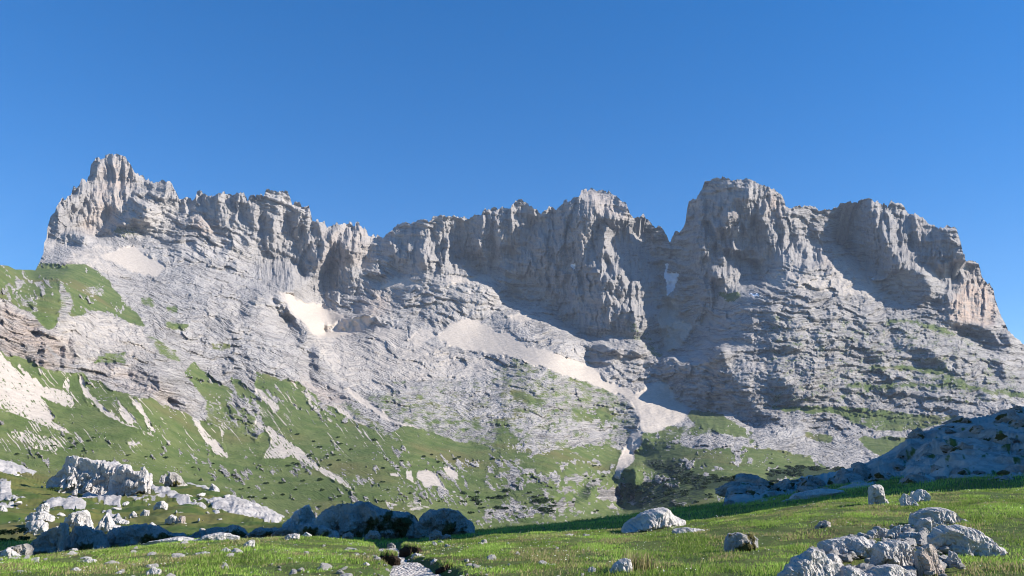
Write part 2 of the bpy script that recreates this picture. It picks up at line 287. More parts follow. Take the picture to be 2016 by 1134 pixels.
# shape regions, traced from the photograph in crops C1..C8
#  D s : rock face turned away to the left (slope s)   L s : face turned to the right
POLY = '''
C1 D 1.6 700,290 710,190 745,140 800,150 790,190 765,250 740,265 690,310
C1 D 1.3 1030,310 1070,300 1072,360 1040,380 1025,370
C1 D 2.2 1040,390 1090,390 1060,430 1040,490 1030,540 990,570 980,620 975,650 930,650 870,690 820,735 770,735 755,710 800,640 840,610 845,560 890,520 950,515 1000,470 1010,430
C1 D 1.8 440,510 455,505 450,560 435,610 460,650 450,700 420,760 370,765 375,700 395,600 420,565
C1 D 1.2 450,800 480,720 520,700 600,720 665,730 650,770 600,830 520,820 480,810 430,880 420,870
C1 D 1.5 280,1000 340,870 345,940 330,980 370,960 390,990
C1 D 1.5 400,960 470,920 500,940 520,1000 390,1000
C1 D 1.0 1140,360 1160,330 1190,350 1190,460 1120,450
C1 D 1.0 1215,350 1250,350 1280,420 1270,460 1220,450
C1 D 1.2 530,650 560,570 590,560 560,640
C1 D 1.2 590,390 620,340 625,400 600,410
C1 D 1.3 1860,450 1900,420 1930,500 1880,515
C1 D 1.3 1900,550 1960,490 2010,460 1970,560 1960,620 1910,590
C1 D 1.3 1780,970 1840,930 1850,1000 1800,1020
C1 D 1.3 1720,880 1800,800 1820,800 1800,850 1740,890
C1 D 1.0 1500,680 1560,690 1640,700 1560,660 1500,640
C1 D .9 1050,480 1130,480 1150,560 1100,640 1010,640 1000,570
C1 L .6 800,160 840,100 980,110 1060,260 1030,330 1010,420 940,510 860,540 830,600 790,640 750,715 600,700 610,560 760,400 770,270
C1 L .7 1300,330 1350,335 1390,450 1370,480 1320,450
C1 L 1.0 1085,250 1135,270 1130,400 1080,380
C2 D 1.3 40,290 60,260 100,300 60,380 40,410
C2 D 1.2 200,300 270,290 260,370 220,380 200,350
C2 D 1.4 230,470 300,400 330,390 300,450 260,500 270,520 230,600 215,600
C2 D 1.5 260,580 340,480 430,390 465,370 440,430 400,480 390,560 350,600 340,660 290,650
C2 D 1.5 450,600 470,500 545,440 520,520 510,600 590,640 580,700 500,700 440,740 430,600
C2 D 1.5 545,390 600,340 580,380 545,420
C2 D 1.6 590,700 640,600 680,500 730,460 740,480 700,560 720,570 640,680 600,720 560,780 520,840 560,900 540,910 500,860 530,780
C2 D 1.6 860,640 900,580 960,500 1020,520 1020,580 990,640
C2 D 1.2 880,500 960,460 1030,360 1040,400 980,490 900,540
C2 D 1.2 870,370 960,350 940,420 880,480 850,500
C2 D .95 1280,330 1360,290 1370,400 1360,500 1370,570 1440,570 1545,560 1545,620 1440,660 1340,630 1290,560 1280,460 1270,400
C2 D 1.4 1505,240 1545,240 1545,420 1520,400
C2 D 1.2 1410,430 1450,330 1470,420 1440,520 1420,520
C2 D 1.0 1100,520 1130,440 1150,470 1130,560
C2 D .9 1180,340 1230,330 1260,420 1270,560 1220,560 1190,440
C2 D 1.2 415,990 480,950 540,910 670,895 720,900 690,950 620,990 500,985 430,1000
C2 D .8 400,840 440,730 520,760 560,780 590,880 540,890 460,870
C2 D .6 670,780 800,750 805,880 665,895
C2 L .9 0,400 40,300 60,400 200,380 240,470 200,600 220,740 170,750 60,700 0,650
C2 L 1.0 580,390 640,340 690,430 690,470 640,590 590,630 560,560 600,450
C2 L .8 470,480 540,370 530,440
C3 D .8 150,330 200,310 280,250 400,170 430,200 420,320 430,520 370,590 320,650 280,730 240,820 110,820 130,740 200,640 260,610 260,560 180,570 100,590 60,600 0,600 0,500 60,480 130,440 160,360
C3 D .5 0,760 20,700 60,650 130,650 200,650 240,820 110,820 60,830
C3 D .95 250,830 310,660 430,620 520,640 560,640 600,700 640,760 620,890 600,960 560,970 460,990 340,950 290,900
C3 D .9 600,930 640,900 700,840 750,920 765,1020 700,1015 650,1010 600,990
C3 D 1.0 655,640 690,700 690,820 660,860 650,760
C3 D .8 440,160 500,200 540,230 520,300 440,320 430,250
C3 D 1.3 540,340 580,350 560,430 520,450 510,380
C3 D .7 620,180 700,250 710,300 640,310 600,230
C3 D .95 800,380 850,360 920,370 950,440 950,560 930,650 940,780 900,850 850,880 880,800 890,700 860,600 820,480
C3 D .9 950,440 1000,385 1020,390 1010,440 1060,330 1065,210 1120,170 1180,90 1260,80 1370,110 1380,200 1300,200 1270,210 1260,260 1180,370 1160,420 1180,560 1170,680 1240,700 1180,780 1180,830 1150,900 1100,960 1050,1050 980,1100 920,1110 910,1020 1000,920 960,890 940,790 1000,640 950,640
C3 D 1.2 1370,100 1400,90 1400,260 1380,260
C3 D 1.7 1400,420 1545,360 1545,540 1500,560 1410,540 1490,490 1440,400
C3 D .9 1240,340 1290,340 1330,470 1300,500 1250,440
C3 L .9 440,330 540,320 540,460 430,530 420,420
C3 L 1.7 600,250 800,320 820,480 880,600 890,700 880,850 850,880 920,1040 850,1100 760,1000 700,840 690,700 640,640 560,460 590,340
C3 L .9 450,560 520,540 510,600 470,610
C3 L .9 530,560 580,570 580,630 540,630
C3 L .8 610,740 650,730 640,890 615,880
C3 L .7 1180,370 1240,430 1270,540 1400,540 1480,600 1470,700 1300,700 1240,690 1190,580
C3 L .6 1320,230 1440,330 1480,480 1420,520 1340,480 1310,330
C4 D 1.6 0,290 50,330 40,440 0,520
C4 D 1.4 490,300 560,200 620,190 600,300 680,350 720,470 800,570 780,620 650,660 620,630 560,560 440,450 440,400 480,350
C4 D 1.2 720,240 760,220 770,300 740,260
C4 D .9 840,400 850,300 920,300 940,330 900,380 940,440 1030,520 1010,610 900,570 870,480
C4 D 1.4 940,350 1030,360 1050,500 1030,610 960,540 930,430
C4 D 1.3 1050,370 1130,370 1140,450 1180,520 1180,560 1090,570 1050,520
C4 D 1.0 1190,580 1280,590 1280,640 1200,650
C4 D .8 660,670 870,610 930,640 980,740 930,840 800,820 700,730
C4 D 1.2 1010,770 1060,760 1100,830 1030,840
C4 D .9 1030,620 1130,620 1180,660 1120,760 1060,690
C4 D 1.3 1150,960 1290,945 1340,990 1410,1080 1350,1100 1250,1030 1180,1010
C4 D 1.3 1390,990 1440,1000 1470,1060 1440,1100
C4 D 1.3 260,350 310,360 330,480 300,590 270,570 280,480 250,430
C4 D 1.2 150,590 230,580 240,640 150,640
C4 D 1.2 120,500 150,460 200,470 170,530
C4 L .8 680,290 770,300 840,400 900,570 870,600 800,570 740,470 700,350
C4 L .9 1110,780 1160,690 1280,650 1370,760 1380,900 1340,960 1230,940 1140,960 1080,900
C4 L .7 0,150 60,150 110,260 160,380 120,500 40,500 50,330
C4 L .9 310,370 350,430 400,560 370,600 330,560 320,470
C5 D 1.5 235,490 245,400 260,350 270,380 255,490
C5 D 1.5 425,350 445,340 450,490 430,420
C5 D .8 780,540 830,530 950,570 960,620 920,640 860,600 790,570
C5 D .8 1010,680 1110,720 1110,760 1040,720
C5 D 1.4 200,270 240,280 240,310 210,300
C5 D 1.4 130,390 150,400 220,480 180,470
C5 L .8 1290,190 1380,210 1400,270 1300,270
C5 D 1.5 1430,200 1480,120 1545,40 1545,90 1480,190
C5 D 1.2 370,380 390,380 380,500 370,470
C6 D 1.5 110,70 160,110 190,150 180,200 150,170
C6 D .8 200,180 260,220 300,280 290,330 260,380 240,320 180,230
C6 D 1.4 330,380 370,390 370,480 350,590 400,600 470,640 430,630 340,590 330,480
C6 D 1.2 460,640 560,690 540,700 450,650
C7 D .9 1000,490 1130,490 1200,480 1290,380 1280,470 1380,600 1440,720 1500,870 1400,830 1370,770 1200,770 1080,740 980,700 940,600 910,560 920,480 980,400 920,350
C7 D 1.6 815,440 860,420 830,560 870,570 820,610
C7 D 1.2 440,360 560,370 640,400 620,450 560,490 470,490 460,430
C7 D 1.4 380,270 560,270 740,310 760,330 600,310 500,330
C7 D 1.9 745,960 780,910 830,950 820,1000 790,1040 730,1020
C7 L .8 755,660 815,620 870,620 960,690 1050,750 1030,830 870,880 790,880
C7 L .7 580,470 700,420 800,440 800,600 740,640 660,590
B3 D 2.2 845,340 960,280 960,420 940,520 880,600 850,560
B3 D 1.6 960,60 1060,90 1040,180 960,200 950,150
B3 D 1.2 560,440 600,400 600,480 580,520
C8 D 1.5 40,570 100,570 170,640 160,730 40,730
C8 D 1.2 20,310 130,340 120,430 50,380
C8 D 1.4 610,420 650,410 680,450 660,500 630,490
C8 D 1.4 890,420 930,380 960,400 1090,480 1070,510 960,510 900,470
C8 D 1.4 1080,440 1110,420 1130,500 1120,590 1200,620 1120,600 1080,540
C8 D 1.4 985,670 1030,640 1060,680 1000,740 1010,780 980,720
C8 D 1.1 690,640 760,630 770,760 700,690
C8 D 1.1 510,430 570,500 540,490
C8 D 1.1 1330,440 1400,460 1440,600 1400,570 1350,500
C8 D 1.2 1250,650 1330,660 1380,760 1280,690
C8 D 1.1 830,800 900,880 850,850
C8 D 1.0 250,300 300,280 330,320 300,340
C8 L .9 420,380 460,410 440,440 410,410
'''
# surface zones: G grass, S scree, W warm rock, N snow, K scrub, R rock again, V fluted wall, M thin mixed grass (strength)
ZONE = '''
C6 S .38 330,330 600,320 900,330 1160,400 1300,440 1545,430 1545,650 1200,640 900,600 640,640 480,560 400,420
C5 S .35 345,200 600,170 860,230 950,390 700,560 500,480 340,330
C5 G 1 -900,-200 60,-130 520,-118 640,-40 700,50 780,130 850,210 880,260 790,230 720,200 600,160 540,160 450,190 400,180 350,180 330,260 290,270 200,180 60,100 0,80 -900,-60
C5 M .22 345,-60 400,20 450,100 430,190 340,200 360,100
C5 M .36 60,60 200,90 280,200 250,200 150,140
C5 M .36 480,0 620,10 640,70 520,60
C5 M .42 870,280 960,330 1060,400 1100,470 1000,440 900,350
C5 M .45 600,420 760,400 760,480 560,480
C5 M .5 980,220 1150,240 1120,290 1000,260
C5 M .5 1270,350 1400,350 1380,410 1270,400
C5 M .45 840,70 920,80 940,140 860,130
C5 M .45 1010,120 1080,130 1060,180 1000,160
C5 G 1 -900,640 0,760 0,420 120,440 230,490 300,520 500,540 540,570 600,590 680,640 830,680 910,690 1000,740 1130,780 1200,820 1340,870 1420,870 1545,960 1545,1700 -900,1700
C5 G .9 1170,470 1270,560 1400,640 1440,740 1350,730 1250,700 1180,620 1120,520
C5 G 1 1380,550 1460,590 1545,680 1545,730 1440,680
C5 M .5 1240,700 1545,750 1545,960 1420,870 1340,870 1250,820
C6 G .9 0,530 60,540 150,590 200,570 250,580 320,640 420,720 500,760 560,800 700,870 800,900 860,870 900,850 1060,890 1200,950 1300,960 1545,1010 1545,1800 0,1800 0,960 60,850 0,720
C6 M .3 560,700 760,640 980,640 1200,760 1545,820 1545,1000 1300,960 1060,885 900,850 700,760
C6 M .36 520,700 640,760 900,960 820,930 560,800 490,740
C6 M .2 740,580 1545,560 1545,820 1200,760 980,640
C6 M .55 1440,620 1545,640 1545,690 1470,680
C7 G .62 -200,1300 -120,960 0,700 100,900 180,1020 400,980 560,960 640,1010 630,1800 0,1800
C7 G 1 180,1030 250,1000 400,1040 400,1134 200,1134
C7 G 1 400,970 560,960 650,1010 620,1134 440,1134
C7 M .3 -160,560 0,430 170,500 300,540 450,590 560,630 710,690 770,820 700,980 560,960 400,980 180,1020 0,900
C7 M .5 200,470 400,560 640,640 600,680 300,560
C7 M .6 380,760 560,740 640,780 560,860 400,820
C7 M .6 0,630 180,700 100,720 0,670
C7 G .95 1080,760 1260,780 1380,860 1460,900 1400,920 1240,880 1100,840 1060,800
C7 G .6 790,900 940,850 1240,880 1460,930 1600,1100 1600,1800 700,1800 760,1000
C7 R 1 1010,920 1060,890 1200,890 1400,920 1440,950 1380,990 1260,1040 1150,1010 1000,960
C7 M .5 920,860 1240,850 1240,900 950,920
C7 M .3 700,200 900,360 930,480 860,440 720,320
C8 M .3 300,220 1000,240 1150,330 900,300 700,340 300,270
C8 M .2 0,180 1200,260 1545,560 1545,720 0,720
C8 M .1 0,60 900,120 1200,260 0,180
C8 M .6 500,740 1000,790 1180,790 900,890 600,870 400,780
C8 M .62 60,730 480,740 480,780 100,770
C8 M .55 460,600 680,620 690,640 500,625
C8 M .5 900,490 1100,520 1260,640 1100,600 900,520
C8 G .62 550,498 800,493 1080,508 1080,524 800,514 550,514
C8 G .62 680,603 950,598 1250,616 1545,663 1545,682 1250,637 950,617 680,619
C8 G .7 20,731 300,736 480,740 480,762 300,754 20,750
C8 G .6 480,598 700,608 700,624 480,614
C8 G .6 700,210 900,215 1140,300 1130,318 880,235 700,225
C8 G .9 -900,1000 0,990 100,1010 260,1040 400,1134 400,1700 -900,1700
C8 G .85 540,930 620,920 860,930 900,950 700,1060 620,1000
C8 G .8 220,890 400,920 380,950 240,930
C3 M .65 1240,760 1350,750 1400,780 1300,810
C1 M .45 870,690 960,640 1100,700 1200,720 1100,740 960,730
B3 M .6 0,400 300,440 500,620 300,700 0,720
B3 K .85 1380,310 1500,340 1700,370 2012,400 2100,440 1900,440 1640,420 1560,440 1400,360
B3 K .62 1000,220 1250,210 1450,330 1650,440 1500,480 1200,340 1060,300
B3 K .55 900,420 1100,380 1500,460 1600,520 1300,600 1000,620 900,540
B3 K .52 480,470 600,400 700,400 560,600 480,580
B3 K .52 120,560 200,560 420,640 300,680 160,620
B4 K .85 0,290 300,270 560,290 700,300 560,340 300,370 150,350 0,420
C1 S 1 790,895 870,860 1000,810 1060,815 1110,870 1230,920 1300,960 1310,1000 1240,1050 1100,1040 880,940
C1 S .5 550,860 800,800 900,830 780,900 1000,1060 900,1060 600,960
C2 S 1 130,740 170,760 215,750 240,790 300,815 395,825 450,865 535,885 540,910 430,995 590,980 590,1000 480,1025 380,1030 320,980 230,880 170,800
C2 S 1 415,990 480,950 540,910 670,895 720,900 690,950 620,990 500,985 430,1000
C2 S .85 740,735 840,660 940,670 1010,700 860,735
C2 S .7 1130,690 1180,660 1300,650 1430,660 1420,690 1200,700
C2 S 1 1080,1020 1150,960 1270,905 1330,920 1400,950 1440,985 1545,1000 1545,1130 1300,1110 1160,1070
C2 S .8 700,1000 770,960 870,970 920,1000 860,1040 760,1030
C2 S .7 890,1050 1000,970 1060,980 1080,1020 1000,1080
C2 S .6 1440,930 1545,880 1545,910 1470,930
C3 S .9 0,920 0,890 60,865 130,900 100,930 30,925
C3 S 1 880,905 950,895 1000,905 910,1020 885,960
C3 S .9 910,1020 1000,910 1100,960 1000,1100 920,1110
C3 S .9 950,780 1000,800 1000,900 890,900 900,850
C7 S 1 0,310 100,380 170,380 330,440 470,490 540,530 560,580 650,600 750,650 710,690 560,630 450,590 300,540 170,500 0,430
C7 S 1 750,655 810,615 900,580 940,600 1000,700 1060,750 1040,830 940,850 870,890 790,890 770,960 740,1010 740,1050 690,1100 620,1134 640,1060 700,980 750,900 770,820 720,720 710,690
B3 S 1 940,0 1000,0 940,100 960,180 980,200 920,270 860,340 840,380 800,360 820,260 850,180 920,80
B3 S .7 1440,200 1530,230 1480,230
B3 S .8 1880,110 1920,110 2012,180 1960,160
B4 S .7 0,180 40,220 200,260 100,230
C4 S .5 390,460 430,470 600,640 800,830 1000,930 700,800 0,700 0,640 400,650
C5 S 1 -900,0 0,390 60,470 110,520 200,620 260,690 330,800 300,830 150,790 0,700 -900,300
C5 S .75 0,690 150,780 300,820 390,860 450,900 520,930 400,900 250,850 100,790 0,750
C5 S 1 90,440 150,520 260,600 330,660 400,720 460,760 570,820 440,750 340,720 240,670 170,600 110,500
C5 S 1 220,490 250,510 270,560 240,540
C5 S .9 390,560 420,560 420,640 460,740 400,720 310,660 300,620 380,640
C5 S 1 465,540 500,560 520,620 600,720 700,790 760,840 860,880 980,930 1090,980 1060,970 900,910 800,870 720,830 640,790 560,720 490,620
C5 S .7 480,640 520,660 580,780 540,740
C5 S 1 700,650 730,720 800,780 830,840 770,840 730,800 710,700
C5 S 1 780,670 830,700 880,780 930,860 960,900 900,880 860,800 800,720
C5 S .8 900,690 960,770 1010,850 1080,910 1000,860 940,770
C5 S 1 1170,800 1220,860 1290,930 1350,990 1380,1060 1300,1020 1240,950 1190,870
C5 S .9 1320,870 1345,880 1350,960 1370,990 1340,960
C5 S .7 1400,920 1420,980 1405,980
C5 S .6 40,870 200,890 330,930 370,980 340,1020 200,1000 80,940
C5 S .5 760,940 860,930 850,970 780,970
C6 S 1 0,615 60,670 150,750 110,790 60,700 0,650
C6 S .9 0,820 60,850 130,890 240,970 430,1134 360,1110 190,1030 180,1050 30,1050 90,980 90,910 30,870 0,900
C6 S .7 200,600 215,760 195,700
C6 S .8 250,590 320,670 380,760 440,830 490,840 400,770 330,720 280,640
C6 S .8 450,710 600,800 720,880 900,970 700,880 520,790
C6 S .8 560,620 700,720 840,820 1050,885 900,860 760,800 640,720 540,640
B2 S .9 170,40 290,110 500,260 700,380 820,500 700,430 520,330 380,250 270,150
B2 S .7 610,100 700,160 820,290 700,190
B2 S .9 1055,320 1120,310 1140,350 1060,360
B2 S .9 1160,310 1230,300 1250,420 1190,380
B2 S .9 1260,310 1370,295 1430,340 1470,420 1500,470 1420,420 1360,420 1340,450 1270,360
B2 S .9 1470,280 1540,280 1600,360 1640,400 1500,350
B2 S .7 990,550 1040,540 1120,570 1120,600 1020,580
B2 S .6 1170,570 1240,530 1380,590 1230,640
B1 S .6 960,60 1100,60 1130,90 1040,110
C1 W .5 800,160 980,110 1060,260 940,510 830,600 750,715 600,700 760,400
C1 W .8 1500,620 1560,600 1700,650 1700,710 1540,700
C1 W .8 500,960 560,950 620,1000 520,1000
C1 W .6 800,420 860,440 900,510 840,540
C2 W .5 670,780 800,750 805,880 665,895
C2 W .45 440,400 560,360 620,470 560,620 430,600
C2 W .3 340,400 690,340 690,600 340,600
C3 W .35 440,120 710,220 700,300 430,300
C3 W .55 410,330 440,330 450,500 420,520
C3 W .8 900,840 1030,800 1010,1080 910,1080
C3 W .3 1060,210 1370,100 1380,300 1100,400
C4 W .9 1110,780 1160,690 1280,650 1370,760 1380,900 1340,960 1230,940 1140,960 1080,900
C4 W .7 0,150 60,150 100,260 40,320 0,270
C4 W .4 300,360 400,560 370,600 330,560
C4 W .35 840,400 920,300 1030,520 1010,610 900,570
C4 W .5 1190,580 1280,590 1330,700 1200,700
C5 W .55 0,100 200,200 300,300 450,340 450,500 300,520 100,440 0,380
C5 W .7 780,540 950,560 960,620 900,680 810,670 775,600
C5 W .7 930,660 1010,670 1110,740 1100,770 1000,730 920,700
C5 W .35 500,480 800,480 1200,760 900,690 600,590
C6 W .45 200,560 340,590 560,690 520,760 380,680
C3 N 1 930,590 950,580 950,640 1000,640 970,740 945,770 930,660
C3 N 1 345,590 370,580 365,620
C3 N 1 1445,755 1495,755 1490,775 1450,775
C4 N 1 610,655 640,665 630,680
'''
PATCH = '''C5 .36 -900,700 0,760 400,900 900,950 1545,1000 1545,1700 -900,1700
C5 .5 1170,470 1400,640 1545,730 1545,960 1420,870 1200,700
C5 .46 -900,-100 0,-100 400,-80 650,0 860,160 960,230 600,200 0,100
C6 .30 0,960 400,1000 1100,900 1545,1010 1545,1500 0,1500
C6 .55 0,530 260,580 560,800 800,900 500,850 0,720
B2 .55 1500,250 2012,200 2012,750 1700,720 1500,500
B2 .42 900,250 1500,250 1600,560 1200,700 900,600
B3 .58 0,200 850,350 860,640 500,700 0,740
B3 .40 500,100 850,100 820,350 500,330
C7 .62 0,800 560,750 720,900 640,1010 180,1000 0,1134
B3 .5 960,200 1300,200 1900,400 1640,560 860,640 900,400
B3 .42 1000,0 1900,0 2012,300 1300,200
B4 .5 0,100 500,200 560,300 0,400'''
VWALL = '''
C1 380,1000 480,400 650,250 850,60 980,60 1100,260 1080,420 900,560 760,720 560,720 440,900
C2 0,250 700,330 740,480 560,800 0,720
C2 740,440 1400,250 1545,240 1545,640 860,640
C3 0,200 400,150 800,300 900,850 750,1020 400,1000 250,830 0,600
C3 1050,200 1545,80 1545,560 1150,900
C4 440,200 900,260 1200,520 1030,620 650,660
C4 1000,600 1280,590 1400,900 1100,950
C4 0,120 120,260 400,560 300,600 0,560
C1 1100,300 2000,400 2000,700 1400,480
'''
gm_ = D0/F
dDx = np.gradient(D0, axis=1)/ST/gm_          # metres away per metre to the right
dDz = -np.gradient(D0, axis=0)/ST/gm_
tx = np.zeros_like(D0); wx = np.zeros_like(D0)
for ln in POLY.strip().splitlines():
    c, k, s, p = ln.split(' ', 3); m = fill(pts(c, p))
    if k == 'D': tx[m] = -(float(s)+(.3 if float(s) >= 1 else 0))*(.3+1.2*float(sst(60, 1400, m.sum()*1.))); wx[m] = 1
    else: tx[m] = float(s)*1.1; wx[m] = .8
tx = gblur(tx, 1.2); wx = gblur(wx, 1.2)
tz = .3; wz = wx*sst(-.3, -1.2, tx)*.5
# screened Poisson: relief whose sideways slope follows gX, held to the broad shape
def poisson(gX, gY, lam):
    H, W = gX.shape
    ex = np.concatenate([gX, -gX[:, ::-1]], 1); ex = np.concatenate([ex, ex[::-1]], 0)
    ey = np.concatenate([gY, gY[:, ::-1]], 1); ey = np.concatenate([ey, -ey[::-1]], 0)
    kx = np.fft.fftfreq(2*W)*2*pi; ky = np.fft.fftfreq(2*H)*2*pi
    KX, KY = np.meshgrid(kx, ky); k2 = KX**2+KY**2*.32
    h = (1j*KX*np.fft.fft2(ex)+1j*KY*np.fft.fft2(ey))/-(k2+lam)
    return np.real(np.fft.ifft2(h))[:H, :W]
gX = np.zeros_like(D0); gY = np.zeros_like(D0)
for it in range(24):
    Hh = poisson(gX, gY, (2*pi/(260/ST))**2)
    ax = dDx+np.gradient(Hh, axis=1)/ST/gm_; az = dDz-np.gradient(Hh, axis=0)/ST/gm_
    gX += wx*(tx-ax)*gm_*ST*.9; gY -= wz*(tz-az)*gm_*ST*.9
zone = np.zeros(D0.shape+(6,), np.float32)     # grass scree warm snow scrub flutes
zi = dict(G=0, S=1, W=2, N=3, K=4)
for ln in ZONE.strip().splitlines():
    c, k, s, p = ln.split(' ', 3); m = fill(pts(c, p)); s = float(s)
    if k == 'M': zone[m, 0] = s; zone[m, 1] *= .3
    elif k == 'R': zone[m, 0] = 0; zone[m, 1] = 0
    else:
        zone[m, zi[k]] = s
        if k == 'S': zone[m, 0] *= (1-s)
        if k == 'G': zone[m, 1] = 0
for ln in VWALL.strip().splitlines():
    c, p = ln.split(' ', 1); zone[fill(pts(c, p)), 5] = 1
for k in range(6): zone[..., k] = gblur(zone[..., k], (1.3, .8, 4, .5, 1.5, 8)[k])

STEP = 1.55; NRM = 480
mx = np.arange(X0+4, X1-4, STEP); NC = len(mx)
cy = np.interp(mx, CREST[:, 0], CREST[:, 1])
jag = sst(60, 90, mx)
cy = cy+jag*(fbm(mx/9., mx*0+.5, 4, 5)*5.0-np.abs(pn(mx/4., mx*0+2.5, 9))*3.0)+.6*pn(mx/14., mx*0+8.1, 3)
tw = jag*np.interp(mx, [80, 340, 480, 740, 800, 980, 1130, 1240, 1340, 1560, 1800, 1990], [.5, 1, 1.2, 1, .4, .6, 1, .8, .7, .4, .7, .5])
cy = cy+tw*(cells(mx/9.+.5*pn(mx/20., mx*0, 2), mx*0+.5, 227)*9+cells(mx/4.2, mx*0+.5, 228)*2.2)
prow = np.linspace(296, 1104, NRM)
PX = np.repeat(mx[None], NRM, 0); PY = np.maximum(prow[:, None], cy[None])
wpx = fbm(PX/26., PY/26., 4, 21)*9; wpy = fbm(PX/26., PY/26., 4, 31)*9
def smp(a, px, py): return bil(a, (px-X0)/ST, (py-Y0)/ST)
SB = gblur(zone[..., 1], 2)
rock_w = .45
D = smp(D0, PX, PY)
H1 = smp(Hh, PX+wpx*rock_w, PY+wpy*rock_w)
Z_ = np.stack([smp(zone[..., k], PX+wpx*(.5 if k < 2 else .8), PY+wpy*(.5 if k < 2 else .8)) for k in range(6)], -1)
mpp = D/F                                       # metres per photo pixel
# rock ribs and debris breaking through the turf
PT = np.zeros_like(D0)
for ln in PATCH.splitlines():
    c_, s_, p_ = ln.split(' ', 2); PT[fill(pts(c_, p_))] = float(s_)
ptv = smp(gblur(PT, 8), PX+wpx, PY+wpy)
dg = sst(1150, 850, PX)
pn_ = (fbm((PX*.82-PY*.57)/9., (PX*.57+PY*.82)/27., 4, 157, .6)*dg+fbm(PX/20., PY/17., 5, 156, .62)*(1-dg))*.75+.3*fbm(PX/8., PY/4.5, 3, 159)+.55*fbm(PX/75., PY/45., 2, 158)
Z_[..., 0] -= np.where(Z_[..., 0] > .3, sst(.0, .12, pn_-.60+ptv)*1.1, 0)
Z_[..., 0] = np.clip(Z_[..., 0], 0, 1)
rockm = np.clip(1-np.maximum(Z_[..., 0]*.95, Z_[..., 1])-Z_[..., 3], 0, 1); rockm_s = sst(.0, .7, rockm)
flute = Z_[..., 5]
# strata: dip of the beds by column
dipx = np.interp(mx, [-300, 150, 350, 650, 900, 1150, 1350, 2016, 2300], [.30, .25, .32, .34, .16, .06, -.02, .10, .12])
dipS = np.cumsum(dipx)*STEP
sb = PY-dipS[None]+fbm(PX/110., PY/90., 2, 41)*16+fbm(PX/30., PY/30., 2, 43)*1.8
fault = np.floor(PX/37.+.8*fbm(PX/60., PY/35., 3, 47))*2.399; sb = sb+5*(fault-np.floor(fault))
def ledge(p, seed, k):
    f = (sb+fbm(PX/70., PY/60., 2, seed)*p*.8)/p; f = f-np.floor(f)
    amp = np.clip(.55+1.1*fbm(PX/150., sb/14., 3, seed+7), 0, 1.6)
    return -(np.clip(f/.78, 0, 1)-f)*p*mpp*k*amp
L = ledge(25., 51, 2.2)+ledge(12.3, 61, 2.7)+ledge(6.4, 71, 2.8)
L = L*rockm_s*(1-.6*flute)
# vertical flutes and broken blocks
U = PX+fbm(PX/50., PY/50., 2, 81)*12
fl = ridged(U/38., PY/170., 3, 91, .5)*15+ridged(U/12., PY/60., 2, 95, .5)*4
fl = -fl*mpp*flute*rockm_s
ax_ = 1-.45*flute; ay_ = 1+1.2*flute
wx_ = PX+fbm(PX/30., PY/30., 2, 171)*6; wy_ = sb+fbm(PX/30., PY/30., 2, 175)*4
bl = 0
for sz, am, sd_ in ((52., .42, 201), (23., .45, 202), (10.5, .45, 203), (5.2, .40, 204)):
    bl = bl+facet(wx_/sz/ax_.mean()*1.0, wy_/sz*1.15, sd_)*sz*am*(1-flute)+facet(wx_/sz*1.5, PY/sz*.5, sd_+50)*sz*am*(1.5 if sz > 20 else 1.0)*flute
blk = 0
for cw_, ch_, am, sd_ in ((38., 14., .50, 221), (17., 6.5, .52, 222), (8.5, 4., .45, 223)):
    blk = blk+cells(wx_/cw_, wy_/ch_, sd_)*cw_*am*(1-flute)+cells(wx_/cw_*1.7, PY/ch_*.28, sd_+50)*cw_*am*1.25*flute
calm = 1-.55*smp(gblur((fill(pts('C1', '800,160 840,100 980,110 1060,260 1030,330 1010,420 940,510 860,540 830,600 790,640 750,715 600,700 610,560 760,400 770,270')))*1.0, 3), PX, PY)
bl = (bl*.8+blk*np.clip(.8+1.0*fbm(PX/80., PY/60., 2, 225), .25, 1.5))*mpp*rockm_s*calm; L = L*(1-(1-calm)*1.2)*(1-.75*sst(320, 275, PX)*sst(490, 450, PY))
bl += -(fbm(PX/5.5, PY/4.5, 3, 111, .6)*.9)*mpp*rockm_s
gu = -ridged((PX-PY*.55)/22., (PY+PX*.3)/120., 3, 121)*1.3*mpp*(1-rockm_s)
gu += -(fbm(PX/60., PY/40., 4, 131)*9+fbm(PX/6, PY/4., 2, 135)*.7)*mpp*(1-rockm_s)*np.clip(Z_[..., 0]+.25, 0, 1)
Df = D+H1+L+fl+bl+gu
Df = np.maximum(Df, 120)
# thin and mixed turf keeps to the flatter ledges
benchy = np.clip(-L/(mpp*3.0), -1, 1)
gmask = Z_[..., 0].copy(); mid = (gmask > .12) & (gmask < .93)
gmask = np.where(mid, gmask+.30*fbm(PX/22., PY/11., 4, 141)+.16*benchy, gmask)
sk = fbm((PX*.80-PY*.60)/3.4+fbm(PX/40., PY/40., 2, 171), (PX*.60+PY*.80)/75., 3, 173, .55)+.45*fbm(PX/85., PY/60., 2, 175)
skm = sst(.42, .52, sk)*sst(840, 740, PX)*sst(640, 680, PY)*sst(930, 850, PY)*(Z_[..., 0] > .5)
gmask = gmask-skm; SKM = skm
spk = sst(.50, .62, pn(PX/4.2, PY/2.8, 151)+.55*fbm(PX/45., PY/45., 3, 153))*(gmask > .6)
gmask = gmask-spk*.9
scr = np.clip(Z_[..., 1]+.55*(Z_[..., 1] > .08)*(Z_[..., 1] < .95)*fbm((PX*.8-PY*.6)/3.5, (PX*.6+PY*.8)/16., 3, 161), 0, 1)
stk = fbm((PX*.8-PY*.6)/2.6, (PX*.6+PY*.8)/22., 3, 165)+.5*fbm(PX/5., PY/4., 2, 167)
